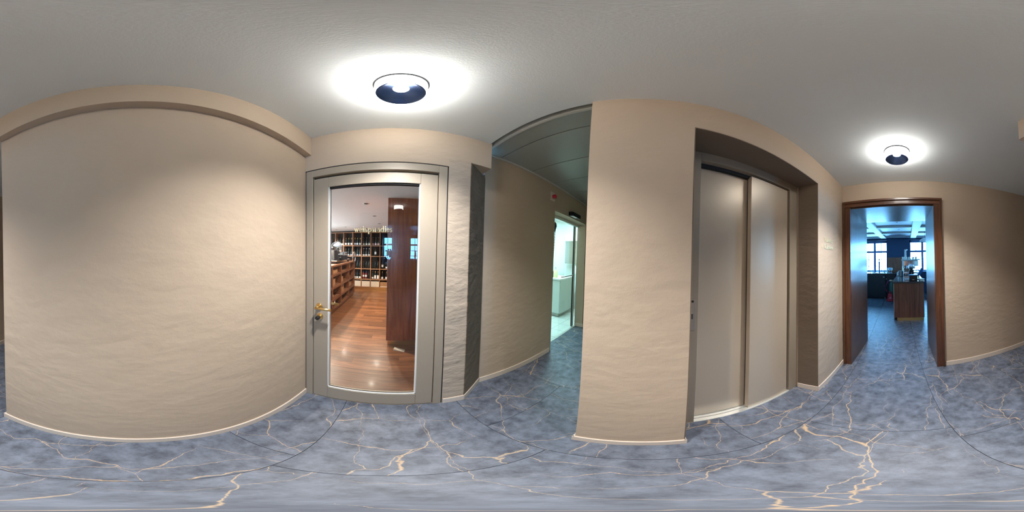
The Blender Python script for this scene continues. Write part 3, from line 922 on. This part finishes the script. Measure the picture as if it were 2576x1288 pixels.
def cap_mesh(kind, cmn, ln):
    key = ('c', kind, cmn, ln)
    if key not in BOT:
        top = bottle_proto(kind)[-1][1]
        big = 0.019 if ln < 0.09 else 0.031
        BOT[key] = MB().lathe([(big if ln > .09 else 0.0165, top - ln), (0.0165, top - ln * .45), (0.0165, top + 0.002), (0.0, top + 0.002)], n=12).mesh('capsule', MAT[cmn])
    return BOT[key]

ROWN = {1.700: 'top row', 1.304: 'second row', 0.823: 'third row', 0.42: 'fourth row'}
ORD = ['first', 'second', 'third', 'fourth', 'fifth', 'sixth', 'seventh']
def bottles(col, z, spec):
    """col = index of the left upright; spec: list of (look words, kind, glass, label(mat,z0,z1), cap(mat,len)) left to right"""
    a, b = UX[col], UX[col + 1]
    n = len(spec)
    pos = {1: ['only'], 2: ['left', 'right'], 3: ['left', 'middle', 'right']}[n]
    comp = ORD[7 - col]
    for i, s in enumerate(spec):
        if s is None: continue
        look, kind, gm, lab, cap = s
        x = a + 0.016 + (b - a - 0.032) * ((i + 0.5) / n if n > 1 else 0.5)
        t = thing('wine_bottle', '%s, %s one, %s compartment from walnut cabinet end, %s' % (look, pos[i], comp, ROWN[z]), 'bottle', (x + random.uniform(-.004, .004), 6.05 + 0.10, z + 0.0125), 0, 'wine bottles on the shop shelf')
        link('glass_body', bottle_mesh(kind, gm), t)
        if lab: link('paper_label', label_mesh(kind, *lab), t)
        if cap: link('capsule', cap_mesh(kind, *cap), t)
gw = ('gold-capped wine bottle', 'bordeaux', 'bottle', ('paper', 0.03, 0.10), ('goldcap', 0.06))
dk = ('plain dark wine bottle', 'burgundy', 'bottle', None, ('darkcap', 0.06))
dl = ('dark bottle with low grey label', 'burgundy', 'bottle', ('silvercap', 0.012, 0.055), ('darkcap', 0.06))
ch = ('silver-necked sparkling wine bottle', 'champagne', 'bottle', ('cream', 0.02, 0.085), ('silvercap', 0.14))
pk = ('silver-necked pink-labelled bottle', 'champagne', 'bottle', ('pink', 0.02, 0.085), ('silvercap', 0.13))
ov = ('silver-capped dark bottle', 'burgundy', 'bottle', ('paper', 0.015, 0.06), ('silvercap', 0.05))
sq = ('dark bottle with square white label', 'bordeaux', 'bottle', ('paper', 0.07, 0.16), ('darkcap', 0.06))
lo = ('dark bottle with low white label', 'bordeaux', 'bottle', ('paper', 0.02, 0.085), ('darkcap', 0.05))
rs = ('rosé bottle with blue cap', 'bordeaux', 'rose', ('paper', 0.08, 0.155), ('bluecap', 0.06))
bg = ('gold-capped bottle with tall white label', 'bordeaux', 'bottle', ('paper', 0.02, 0.155), ('goldcap', 0.06))
mg = ('gold-capped bottle with mid-sized white label', 'bordeaux', 'bottle', ('paper', 0.015, 0.10), ('goldcap', 0.06))
random.seed(11)
bottles(1, 1.700, [lo, dk, lo])
bottles(2, 1.700, [dk, lo, lo])
bottles(3, 1.700, [gw, gw, gw])
bottles(4, 1.700, [gw, gw, gw])
bottles(5, 1.700, [ch, ch, ch])
bottles(6, 1.700, [pk, pk, pk])
bottles(7, 1.700, [dk, lo])
bottles(2, 1.304, [dk, dk, dk])
bottles(3, 1.304, [dl, dl, dl])
bottles(4, 1.304, [dl, dl, dl])
bottles(5, 1.304, [ov, ov, ov])
bottles(6, 1.304, [sq])
bottles(7, 1.304, [dk, dk])
bottles(4, 0.823, [dk, dk, dk])
bottles(5, 0.823, [dk, dk, dk])
bottles(6, 0.823, [dk, dk, dk])
bottles(7, 0.823, [sq, lo])
bottles(4, 0.42, [lo, lo, lo])
bottles(5, 0.42, [rs, rs, dk])
bottles(6, 0.42, [lo, bg, bg])
bottles(7, 0.42, [mg, mg])
for c, mname, look in ((4, 'box', 'cream storage box, third compartment from walnut cabinet end, bottom row'), (5, 'box', 'cream storage box between two others in the bottom shelf row'),
                       (6, 'box', 'cream storage box beside the brown drawer in the bottom shelf row')):
    t = thing('storage_box', look, 'box', ((UX[c] + UX[c + 1]) / 2, 6.05 + 0.16, 0.145), 0, 'cream boxes in the bottom shelf row')
    part('body', bx_(-0.155, 0.155, -0.15, 0.15, 0, 0.195), mname, t, 0.004)
    part('lid', bx_(-0.158, 0.158, -0.153, 0.153, 0.195, 0.205), mname, t, 0.002)
t = thing('wooden_drawer_box', 'brown wooden drawer with a dark finger hole in the bottom shelf row', 'drawer', ((UX[7] + UX[8]) / 2, 6.05 + 0.16, 0.145))
part('body', bx_(-0.15, 0.15, -0.15, 0.15, 0.03, 0.185), 'card', t, 0.003)
part('finger_hole', MB().lathe([(0.012, 0), (0.012, 0.003)], (-0.01, -0.152, 0.115), 12, axis='y'), 'black', t)
part('runner', bx_(-0.15, 0.15, -0.15, 0.15, 0, 0.028), 'box', t, 0.002)

# ------------------------------------------------------------------ shop counter with cubbies
sc_ = thing('shop_counter', 'long walnut counter with open cubbies carrying the meat slicer', 'counter', (-1.34, 4.17, 0))
YN, YF = -1.19, 1.18
part('plinth', bx_(-0.72, -0.03, YN + 0.03, YF - .03, 0, 0.075), 'walnuty', sc_)
ys = [YN, -0.81, -0.21, 0.51, YF]
for y in ys:
    part('divider', bx_(-0.74, 0, y - 0.02, y + 0.02, 0.075, 1.13), 'walnut', sc_, 0.001)
for z in (0.10, 0.345, 0.64, 0.935):
    for a, b in zip(ys[:-1], ys[1:]):
        part('shelf_board', bx_(-0.72, -0.002, a + 0.02, b - 0.02, z - 0.028, z + 0.028), 'walnuty', sc_, 0.001)
part('worktop', bx_(-0.78, 0.012, YN - 0.03, YF + 0.03, 1.13, 1.17), 'walnuty', sc_, 0.002)
part('back_panel', bx_(-0.42, -0.40, YN, YF, 0.075, 1.13), 'walnut', sc_)
def cub(label, y0, y1, z0, h, dep=0.22, x=-0.06, m='card'):
    t = thing('cardboard_box', label, 'box', (-1.34 + x, 4.17 + (y0 + y1) / 2, z0 + 0.0285), 0, 'boxes in the counter cubbies')
    w = (y1 - y0) / 2
    part('body', bx_(-dep, 0, -w, w, 0, h * .8), m, t, 0.002)
    part('lid', bx_(-dep - .003, 0.003, -w - .003, w + .003, h * .8, h), m, t, 0.002)
cub('flat cardboard box stacked low in the top cubby nearest the door', -0.76, -0.35, 0.935, 0.085)
cub('cardboard box in the top cubby at the far counter end', 0.60, 0.85, 0.935, 0.15)
cub('low cardboard box in the second-row cubby nearest the door', -0.76, -0.50, 0.64, 0.16)
cub('small cardboard box in the second-row middle cubby', -0.17, 0.10, 0.64, 0.13)
cub('tall cardboard box in the third-row middle cubby', -0.17, 0.18, 0.345, 0.20)
cub('long cardboard box in the third-row cubby at the far end', 0.58, 0.98, 0.345, 0.13)
cub('cardboard box with pale lid in the top cubby at the near end', -1.15, -0.95, 0.935, 0.13)
t = thing('paper_roll', 'white paper roll lying in the lower cubby near the door', 'roll', (-1.40, 3.50, 0.374), 0)
part('roll', MB().lathe([(0.012, 0), (0.05, 0), (0.05, -0.12), (0.012, -0.12)], (0, 0, 0.052), 18, axis='x'), 'paper', t)
part('core', MB().lathe([(0.013, 0.001), (0.013, -0.121)], (0, 0, 0.052), 12, axis='x'), 'card', t)
t = thing('price_tag', 'small white price tag on the counter shelf edge', 'tag', (-1.3265, 3.45, 0.255), 0)
part('card', bx_(0, 0.003, -0.02, 0.02, 0, 0.07), 'paper', t)

# meat slicer
ms = thing('meat_slicer', 'black and chrome meat slicer standing on the shop counter', 'slicer', (-1.66, 4.35, 1.1705))
for px_, py_ in ((-.2, -.45), (.2, -.45), (-.2, .6), (.2, .6)):
    part('foot', MB().lathe([(0.028, 0), (0.020, 0.03), (0.020, 0.06)], (px_, py_, 0), 12), 'black', ms)
part('base', bx_(-0.26, 0.26, -0.56, 0.70, 0.06, 0.085), 'chrome', ms, 0.006)
part('body', MB().prism([(-0.10, -0.52), (0.16, -0.52), (0.16, -0.06), (-0.10, -0.06)], 0.085, 0.36, top=[(-0.05, -0.42), (0.12, -0.42), (0.12, -0.18), (-0.05, -0.18)]), 'black', ms, 0.02)
part('head', MB().lathe([(0.0, -.05), (0.06, -.05), (0.075, -.02), (0.075, .02), (0.06, .05), (0, .05)], (0.04, -0.30, 0.39), 18, axis='x'), 'black', ms)
part('emblem', MB().lathe([(0.028, 0), (0.022, 0.008), (0, 0.008)], (0.09, -0.31, 0.39), 14, axis='x'), 'brass', ms)
bl = part('blade', MB().lathe([(0.0, -.006), (0.165, -.004), (0.17, 0), (0.165, .004), (0.0, .006)], (0.06, -0.03, 0.40), 32, axis='y'), 'chrome', ms)
part('blade_guard', MB().tube([(0.06 + 0.18 * math.cos(R(a)), -0.04, 0.40 + 0.18 * math.sin(R(a))) for a in range(20, 200, 12)], 0.012, 8), 'chrome', ms)
part('carriage', bx_(-0.12, 0.24, -0.04, 0.36, 0.20, 0.225).box(-0.12, 0.24, 0.34, 0.36, 0.20, 0.30).box(0.22, 0.24, 0, 0.36, 0.225, 0.27), 'chrome', ms, 0.003)
part('carriage_rail', MB().tube([(0.16, -0.10, 0.15), (0.16, 0.46, 0.15)], 0.012).tube([(-0.06, -0.10, 0.15), (-0.06, 0.46, 0.15)], 0.012), 'chrome', ms)
part('carriage_block', bx_(-0.09, 0.20, 0.02, 0.28, 0.085, 0.20), 'black', ms, 0.01)
part('flywheel', MB().tube([(0.385, 0.66 + 0.17 * math.cos(R(a)), 0.14 + 0.17 * math.sin(R(a))) for a in range(0, 361, 15)], 0.012, 8), 'chrome', ms)
part('flywheel_hub', MB().tube([(0.10, 0.66, 0.14), (0.42, 0.66, 0.14)], 0.018, 10).tube([(0.385, 0.66, -0.02), (0.385, 0.66, 0.30)], 0.008, 6).tube([(0.385, 0.50, 0.14), (0.385, 0.82, 0.14)], 0.008, 6), 'black', ms)
part('crank_housing', bx_(-0.10, 0.16, 0.56, 0.70, 0.085, 0.20), 'black', ms, 0.01)
t = thing('serving_board', 'pale serving board lying before the slicer on the counter', 'board', (-1.46, 3.28, 1.1705))
part('board', bx_(-0.10, 0.10, -0.24, 0.24, 0, 0.012), 'box', t, 0.003)

# ------------------------------------------------------------------ bar: shell
BC = 2.52
BW = -7.30
struct('wall_bar_side', MB().box(3.5, 3.7, -7.7, -2.77, 0, 2.8).box(-4.2, -4.0, -7.7, -2.77, 0, 2.8).box(-4.2, -3.4, -2.9, -2.77, 0, 2.8), 'bluewall', 'dark blue side walls of the bar')
WIN = [(0.88, 2.10), (-1.32, -0.12), (2.45, 3.4), (-3.5, -2.3)]
ww = MB()
WZ0, WZ1 = 1.00, 2.42
edges = sorted([e for w in WIN for e in w])
cuts = [-4.2] + edges + [3.7]
for i in range(0, len(cuts), 2):
    ww.box(cuts[i], cuts[i + 1], BW - 0.35, BW, 0, 2.8)
for a, b in WIN:
    ww.box(a, b, BW - 0.35, BW, 0, WZ0)
    ww.box(a, b, BW - 0.35, BW, WZ1, 2.8)
struct('wall_window', ww, 'bluewall', 'dark blue bar wall with tall muntined windows')
bc = struct('ceiling_bar', bx_(-4.1, 3.6, BW - .1, -2.75, BC + 0.055, BC + 0.14), 'barwhite', 'white coffered ceiling of the bar')
for x0 in (-3.45, -2.38, -1.31, -0.42, 0.90, 1.97, 3.04):
    part('coffer_beam', bx_(x0, x0 + 0.25, BW, -2.77, BC - 0.02, BC + 0.056), 'barwhite', bc, 0.012)
for y0 in (-3.92, -5.0, -6.09, -7.16):
    part('coffer_beam', bx_(-4.0, 3.5, y0 - 0.06, y0 + 0.06, BC - 0.005, BC + 0.056), 'barwhite', bc, 0.012)
wn = 0
for a, b in WIN:
    wn += 1
    w = thing('window_%d' % wn, 'blue-painted bar window with small panes', None, ((a + b) / 2, BW - 0.22, 0), kind='structure')
    hw = (b - a) / 2
    part('window_frame', bx_(-hw, -hw + 0.06, -0.03, 0.03, WZ0, WZ1).box(hw - 0.06, hw, -0.03, 0.03, WZ0, WZ1).box(-hw, hw, -0.03, 0.03, WZ0, WZ0 + 0.06).box(-hw, hw, -0.03, 0.03, WZ1 - 0.10, WZ1).box(-0.05, 0.05, -0.035, 0.035, WZ0, WZ1), 'barframe', w, 0.004)
    part('transom', bx_(-hw + .06, hw - .06, -0.032, 0.032, 1.87, 1.96), 'barframe', w, 0.004)
    for sx in (-1, 1):
        c = sx * (hw - 0.01) / 2
        q = (hw - 0.11) / 2
        part('glazing_bar', bx_(c - 0.014, c + 0.014, -0.015, 0.015, WZ0 + .06, WZ1 - .1), 'barframe', w)
        for z in (1.25, 1.567):
            part('glazing_bar', bx_(c - q, c + q, -0.012, 0.012, z - 0.012, z + 0.012), 'barframe', w)
        for z0, z1 in ((WZ0 + .06, 1.238), (1.262, 1.555), (1.579, 1.87), (1.96, WZ1 - .10)):
            for u0, u1 in ((c - q, c - 0.014), (c + 0.014, c + q)):
                part('pane', MB().add([(u0, 0, z0), (u1, 0, z0), (u1, 0, z1), (u0, 0, z1)], [(0, 1, 2, 3)]), 'winglass', w)
    part('window_sill', bx_(-hw - 0.02, hw + 0.02, 0.02, 0.27, WZ0 - 0.03, WZ0 + 0.005), 'barframe', w, 0.004)
    portal(((a + b) / 2, BW - 0.36, (WZ0 + WZ1) / 2), (R(90), 0, 0), b - a, WZ1 - WZ0)      # faces +Y, into the bar
wsn = struct('trim_7', bx_(-0.11, 0.87, BW, BW + 0.02, 0, 1.64).box(-2.28, -1.33, BW, BW + 0.02, 0, 1.64), 'wains', 'dark wood wainscot between the bar windows')
for x0, x1 in ((0.004, 0.14), (0.143, 0.285), (0.288, 0.43), (0.433, 0.58)):
    part('wainscot_board', bx_(x0, x1, BW + 0.02, BW + 0.04, 0, 1.56), 'wains', wsn, 0.003)
GB = 'recessed ceiling spots of the bar'
downlight(0.26, -4.48, BC + 0.054, 'recessed spot in the coffer nearest the bar doorway', GB)
downlight(0.26, -5.56, BC + 0.054, 'recessed spot in the middle coffer of the bar', GB)
downlight(0.27, -6.65, BC + 0.054, 'recessed spot in the coffer nearest the bar windows', GB)

# bar counter
bcn = thing('bar_counter', 'walnut bar counter with black stone top and brass plinth', 'counter', (-0.035, -3.86, 0))
part('plinth', bx_(-0.35, 0.29, 0.0 - 0.03, -3.0, 0, 0.085), 'brass', bcn)
part('carcass', bx_(-0.345, 0.35, -0.02, -3.05, 0.085, 0.955), 'fridge', bcn)
for i in range(6):
    a = -0.36 + i * 0.1185
    part('front_board', bx_(a + .0015, a + 0.117, -0.02, 0.0, 0.085, 0.955), 'barwood', bcn, 0.0015)
part('side_panel', bx_(0.35, 0.362, 0.0, -3.05, 0.02, 0.955), 'steel', bcn)
part('stone_top', bx_(-0.37, 0.385, 0.03, -3.10, 0.955, 1.0), 'counterstone', bcn, 0.003)

# things on the counter
t = thing('till_box', 'small black cash box at the front of the bar counter', 'box', (-0.155, -3.99, 1.0), R(-6))
part('body', bx_(-0.10, 0.10, -0.09, 0.09, 0, 0.135), 'black', t, 0.006)
part('lid', bx_(-0.102, 0.102, -0.092, 0.092, 0.135, 0.150), 'blue', t, 0.004)
part('emblem', bx_(-0.03, 0.03, 0.0905, 0.092, 0.03, 0.038), 'alu', t)
t = thing('card_reader', 'blue card reader tilted on a stand beside the cash box', 'terminal', (-0.30, -4.22, 1.0), R(20))
part('stand', bx_(-0.04, 0.04, -0.05, 0.05, 0, 0.02).box(-0.012, 0.012, -0.012, 0.012, 0.02, 0.14), 'black', t)
rd = MB().box(-0.04, 0.04, -0.015, 0.015, 0.0, 0.20)
o = part('terminal_body', rd, 'blue', t, 0.006)
o.location = (0, 0, 0.12)
o.rotation_euler = (R(-25), R(-22), 0)
t = thing('receipt_papers', 'pile of white receipts at the front edge of the bar counter', 'papers', (-0.345, -3.95, 1.0), R(5))
for k in range(4):
    o = part('sheet', bx_(-0.05, 0.05, -0.07, 0.07, k * 0.014, k * 0.014 + 0.011), 'paper', t)
    o.rotation_euler = (0, 0, R([0, 9, -6, 14][k]))
t = thing('order_slip', 'single white slip lying on the black stone top', 'paper', (-0.01, -4.35, 1.0005), R(12))
part('sheet', bx_(-0.07, 0.07, -0.05, 0.05, 0, 0.003), 'paper', t)

cmx = thing('coffee_machine', 'large chrome and white coffee machine at the back of the bar counter', 'machine', (-0.12, -5.75, 1.0))
for px_, py_ in ((-.26, -.2), (.22, -.2), (-.26, .2), (.22, .2)):
    part('foot', MB().lathe([(0.025, 0), (0.02, 0.05)], (px_, py_, 0), 10), 'black', cmx)
part('base', bx_(-0.30, 0.27, -0.28, 0.28, 0.05, 0.11), 'chrome', cmx, 0.01)
part('side_panel', MB().add([(0.26, 0.28, 0.11), (0.26, -0.26, 0.11), (0.26, -0.26, 0.50), (0.26, 0.10, 0.50), (0.26, 0.04, 0.30),
                             (0.29, 0.28, 0.11), (0.29, -0.26, 0.11), (0.29, -0.26, 0.50), (0.29, 0.10, 0.50), (0.29, 0.04, 0.30)],
                            [(0, 1, 2, 3, 4), (9, 8, 7, 6, 5), (0, 5, 6, 1), (1, 6, 7, 2), (2, 7, 8, 3), (3, 8, 9, 4), (4, 9, 5, 0)]), 'white', cmx)
part('boiler', bx_(-0.28, 0.25, -0.24, 0.06, 0.30, 0.50), 'chrome', cmx, 0.02)
part('cup_tray', bx_(-0.34, 0.31, -0.28, 0.16, 0.50, 0.54), 'white', cmx, 0.006)
for gx in (-0.12, 0.10):
    part('brew_group', MB().lathe([(0.04, 0.22), (0.045, 0.25), (0.045, 0.32)], (gx, 0.12, 0), 14), 'chrome', cmx)
    part('portafilter', MB().tube([(gx, 0.12, 0.235), (gx, 0.30, 0.215)], 0.013, 8), 'black', cmx)
part('steam_wand', MB().tube([(0.19, 0.14, 0.32), (0.21, 0.22, 0.24), (0.21, 0.22, 0.14)], 0.007, 8), 'chrome', cmx)
t = thing('pepper_mill', 'tall white pepper mill standing on the coffee machine', 'mill', (0.055, -5.85, 1.54))
part('body', MB().lathe([(0, 0), (0.045, 0), (0.04, 0.06), (0.028, 0.16), (0.032, 0.26), (0.028, 0.30)], n=16), 'white', t)
part('knob', MB().lathe([(0.02, 0.30), (0.034, 0.32), (0.034, 0.345), (0.0, 0.36)], n=16).tube([(0, 0, 0.335), (-0.08, 0, 0.35)], 0.02, 8), 'white', t)
def cup_proto(r, h):
    return MB().lathe([(0, 0.003), (r * .6, 0.0), (r * .62, 0.004), (r * .9, h * .5), (r, h), (r * .93, h), (r * .83, h * .5), (r * .5, 0.012), (0, 0.010)], n=14)
cupm = cup_proto(0.042, 0.085).mesh('cup_body', MAT['white'])
hnd = MB().tube([(0.036 + 0.028 * math.sin(R(a)), 0, 0.045 + 0.026 * math.cos(R(a))) for a in range(0, 181, 30)], 0.005, 6).mesh('handle', MAT['white'])
saucer = MB().lathe([(0, 0.0), (0.05, 0.0), (0.075, 0.012), (0.076, 0.015), (0.045, 0.006), (0, 0.006)], n=18).mesh('saucer', MAT['white'])
cups = [(0.235, -5.60, 1.02, 'white cup on a tray, first of the row beside the coffee machine'), (0.235, -5.74, 1.02, 'white cup on a tray, second of the row beside the coffee machine'),
        (0.235, -5.89, 1.02, 'white cup on a tray, third of the row beside the coffee machine'),
        (-0.32, -5.80, 1.54, 'white cup on the coffee machine, end nearest the pendant'), (-0.22, -5.78, 1.54, 'white cup on the coffee machine, second from the pendant end'),
        (-0.08, -5.74, 1.54, 'white cup in the middle of the coffee machine top'), (0.13, -5.72, 1.54, 'white cup next to the pepper mill on the coffee machine')]
for x, y, z, lab in cups:
    t = thing('coffee_cup', lab, 'cup', (x, y, z + 0.0005), random.uniform(0, 6), 'white coffee cups')
    link('cup_body', cupm, t)
    link('handle', hnd, t)
t = thing('cup_tray', 'round white stack of saucers beside the cups', 'saucers', (0.265, -5.36, 1.0))
for k in range(9):
    link('saucer', saucer, t, (0, 0, 0.012 * k))
t = thing('serving_tray', 'white tray under the row of cups', 'tray', (0.235, -5.74, 1.0))
part('tray', bx_(-0.075, 0.075, -0.20, 0.20, 0, 0.012).box(-0.075, -0.068, -0.2, 0.2, .012, .019).box(0.068, 0.075, -0.2, 0.2, .012, .019), 'white', t, 0.002)
t = thing('steel_jug', 'round steel jug on the bar counter before the cups', 'jug', (0.19, -5.15, 1.0))
part('body', MB().lathe([(0, 0), (0.07, 0), (0.075, 0.02), (0.072, 0.17), (0.076, 0.18), (0.068, 0.18), (0.066, 0.02), (0, 0.012)], n=20), 'steel', t)
part('handle', MB().tube([(0.07 + 0.045 * math.sin(R(a)), 0, 0.095 + 0.06 * math.cos(R(a))) for a in range(0, 181, 20)], 0.007, 8), 'steel', t)
t = thing('coffee_grinder', 'dark coffee grinder with glass hopper on the bar counter', 'grinder', (-0.13, -4.85, 1.0))
part('body', bx_(-0.07, 0.07, -0.08, 0.08, 0, 0.22), 'black', t, 0.012)
part('hopper', MB().lathe([(0.045, 0.22), (0.075, 0.30), (0.075, 0.36), (0.0, 0.365)], n=16), 'chrome', t)
part('fork', MB().tube([(0, 0.08, 0.13), (0, 0.15, 0.12)], 0.014, 8), 'steel', t)

# pendant
t = thing('pendant_lamp', 'pale dish-shaped pendant lamp hanging in front of the bar window', 'lamp', (-0.66, -5.9, 0))
part('shade', MB().lathe([(0.02, 2.32), (0.06, 2.31), (0.17, 2.25), (0.185, 2.20), (0.178, 2.20), (0.165, 2.24), (0.05, 2.30)], n=28, closed=False), 'beading', t)
part('cable', MB().tube([(0, 0, 2.31), (0, 0, BC + 0.055)], 0.005, 6), 'black', t)
part('bulb', MB().lathe([(0, 2.20), (0.03, 2.21), (0.035, 2.24), (0.02, 2.29), (0, 2.30)], n=14), 'white', t)

# back bar with fridge
fb = thing('back_bar', 'long dark back bar counter under the windows', 'counter', (0.45, -6.30, 0))
part('carcass', bx_(0.0, 2.9, -0.62, 0.0, 0.06, 0.975), 'fridge', fb, 0.003)
part('worktop', bx_(-0.02, 2.95, -0.66, 0.03, 0.975, 1.01), 'counterstone', fb, 0.003)
part('plinth', bx_(0.05, 2.9, -0.58, -0.05, 0, 0.06), 'black', fb)
fg = thing('bar_fridge', 'black undercounter fridge on castors before the back bar', 'fridge', (1.22, -6.27, 0))
part('cabinet', bx_(-0.40, 0.42, 0.002, 0.030, 0.05, 0.95), 'fridge', fg, 0.004)
for sx in (-0.36, 0.38):
    part('castor', MB().lathe([(0.03, -0.012), (0.03, 0.012)], (sx, 0.03, 0.03), 14, axis='x'), 'steel', fg)
part('fridge_door', bx_(-0.385, 0.40, 0.030, 0.05, 0.08, 0.93), 'fridge', fg, 0.006)
part('badge', bx_(-0.35, -0.30, 0.05, 0.053, 0.86, 0.88), 'alu', fg)
part('handle', bx_(-0.425, -0.405, 0.01, 0.03, 0.78, 0.81), 'alu', fg)
gc = thing('gas_cylinder', 'dark green gas cylinder standing beside the back bar', 'cylinder', (0.585, -6.10, 0))
part('tank', MB().lathe([(0, 0), (0.085, 0), (0.09, 0.02), (0.09, 0.60), (0.06, 0.68), (0.03, 0.70)], n=20), 'green', gc)
part('valve', MB().lathe([(0.022, 0.70), (0.022, 0.78)], n=12).box(-0.05, 0.05, -0.015, 0.015, 0.74, 0.77), 'brass', gc)
part('regulator', MB().lathe([(0.03, -0.01), (0.03, 0.02)], (0.05, 0.02, 0.755), 14, axis='y'), 'alu', gc)
part('hose', MB().tube([(0.08, 0.03, 0.755), (0.15, 0.05, 0.70), (0.21, 0.06, 0.56), (0.22, 0.06, 0.42), (0.17, 0.06, 0.33)], 0.012, 8), 'pinkhose', gc)
rb = thing('red_bag', 'red plastic bag with white print on the bar floor', 'bag', (0.625, -5.87, 0))
part('body', MB().prism([(-0.13, -0.07), (0.12, -0.08), (0.13, 0.06), (-0.12, 0.08)], 0, 0.29, top=[(-0.075, -0.045), (0.08, -0.05), (0.075, 0.04), (-0.08, 0.05)]), 'red', rb, 0.025)
part('knot', MB().lathe([(0.06, 0.25), (0.022, 0.295), (0.045, 0.34), (0.06, 0.365), (0.0, 0.34)], n=9), 'red', rb)
part('print', bx_(-0.05, 0.03, 0.0712, 0.0745, 0.13, 0.145).box(-0.03, 0.0, 0.067, 0.0725, 0.16, 0.18), 'paper', rb)
tp = thing('beer_tap', 'slender dark beer tap column on the back bar', 'tap', (1.10, -6.42, 1.01))
part('column', MB().lathe([(0.05, 0), (0.045, 0.02), (0.022, 0.05), (0.028, 0.28), (0.036, 0.40), (0.03, 0.46), (0.0, 0.47)], n=16), 'blue', tp)
part('handle', MB().lathe([(0.012, 0.46), (0.02, 0.50), (0.022, 0.57), (0, 0.58)], n=12), 'black', tp)
part('spout', MB().tube([(0, 0.02, 0.40), (0, 0.10, 0.39), (0, 0.12, 0.32)], 0.009, 8), 'chrome', tp)
part('drip_tray', bx_(-0.16, 0.16, -0.02, 0.16, 0, 0.014), 'steel', tp, 0.003)
gl1 = MB().lathe([(0, 0.004), (0.030, 0), (0.032, 0.004), (0.038, 0.13), (0.036, 0.13), (0.030, 0.012), (0, 0.012)], n=14).mesh('bowl', MAT['cup'])
gst = MB().lathe([(0, 0.004), (0.034, 0.0), (0.006, 0.010), (0.005, 0.085), (0.03, 0.11), (0.042, 0.16), (0.036, 0.215), (0.034, 0.215), (0.040, 0.16), (0.028, 0.115), (0, 0.098)], n=14).mesh('bowl', MAT['cup'])
base = MB().lathe([(0, 0), (0.031, 0.0), (0.031, 0.006), (0, 0.006)], n=14).mesh('foot', MAT['cup'])
cnt = {}
for i, (x, y, kind) in enumerate(sorted([(1.46, -6.40, 0), (1.38, -6.50, 0), (1.33, -6.38, 0), (1.22, -6.60, 0), (0.99, -6.56, 0), (0.91, -6.58, 0), (0.90, -6.36, 0), (0.85, -6.44, 0), (0.80, -6.55, 0),
                                  (0.76, -6.38, 1), (0.68, -6.40, 1), (0.60, -6.38, 1), (0.72, -6.52, 1), (0.64, -6.52, 1)], key=lambda q: -q[0])):
    od = ORD + ['eighth', 'ninth']
    cnt[kind] = cnt.get(kind, -1) + 1
    lab = ('%s straight water glass on the back bar, counted from left to right' if not kind else '%s stemmed glass counting from the beer tap along the back bar') % od[cnt[kind]]
    t = thing('drinking_glass', lab, 'glass', (x, y, 1.0105), 0, 'glasses on the back bar')
    link('bowl', gst if kind else gl1, t)
    link('foot', base, t)
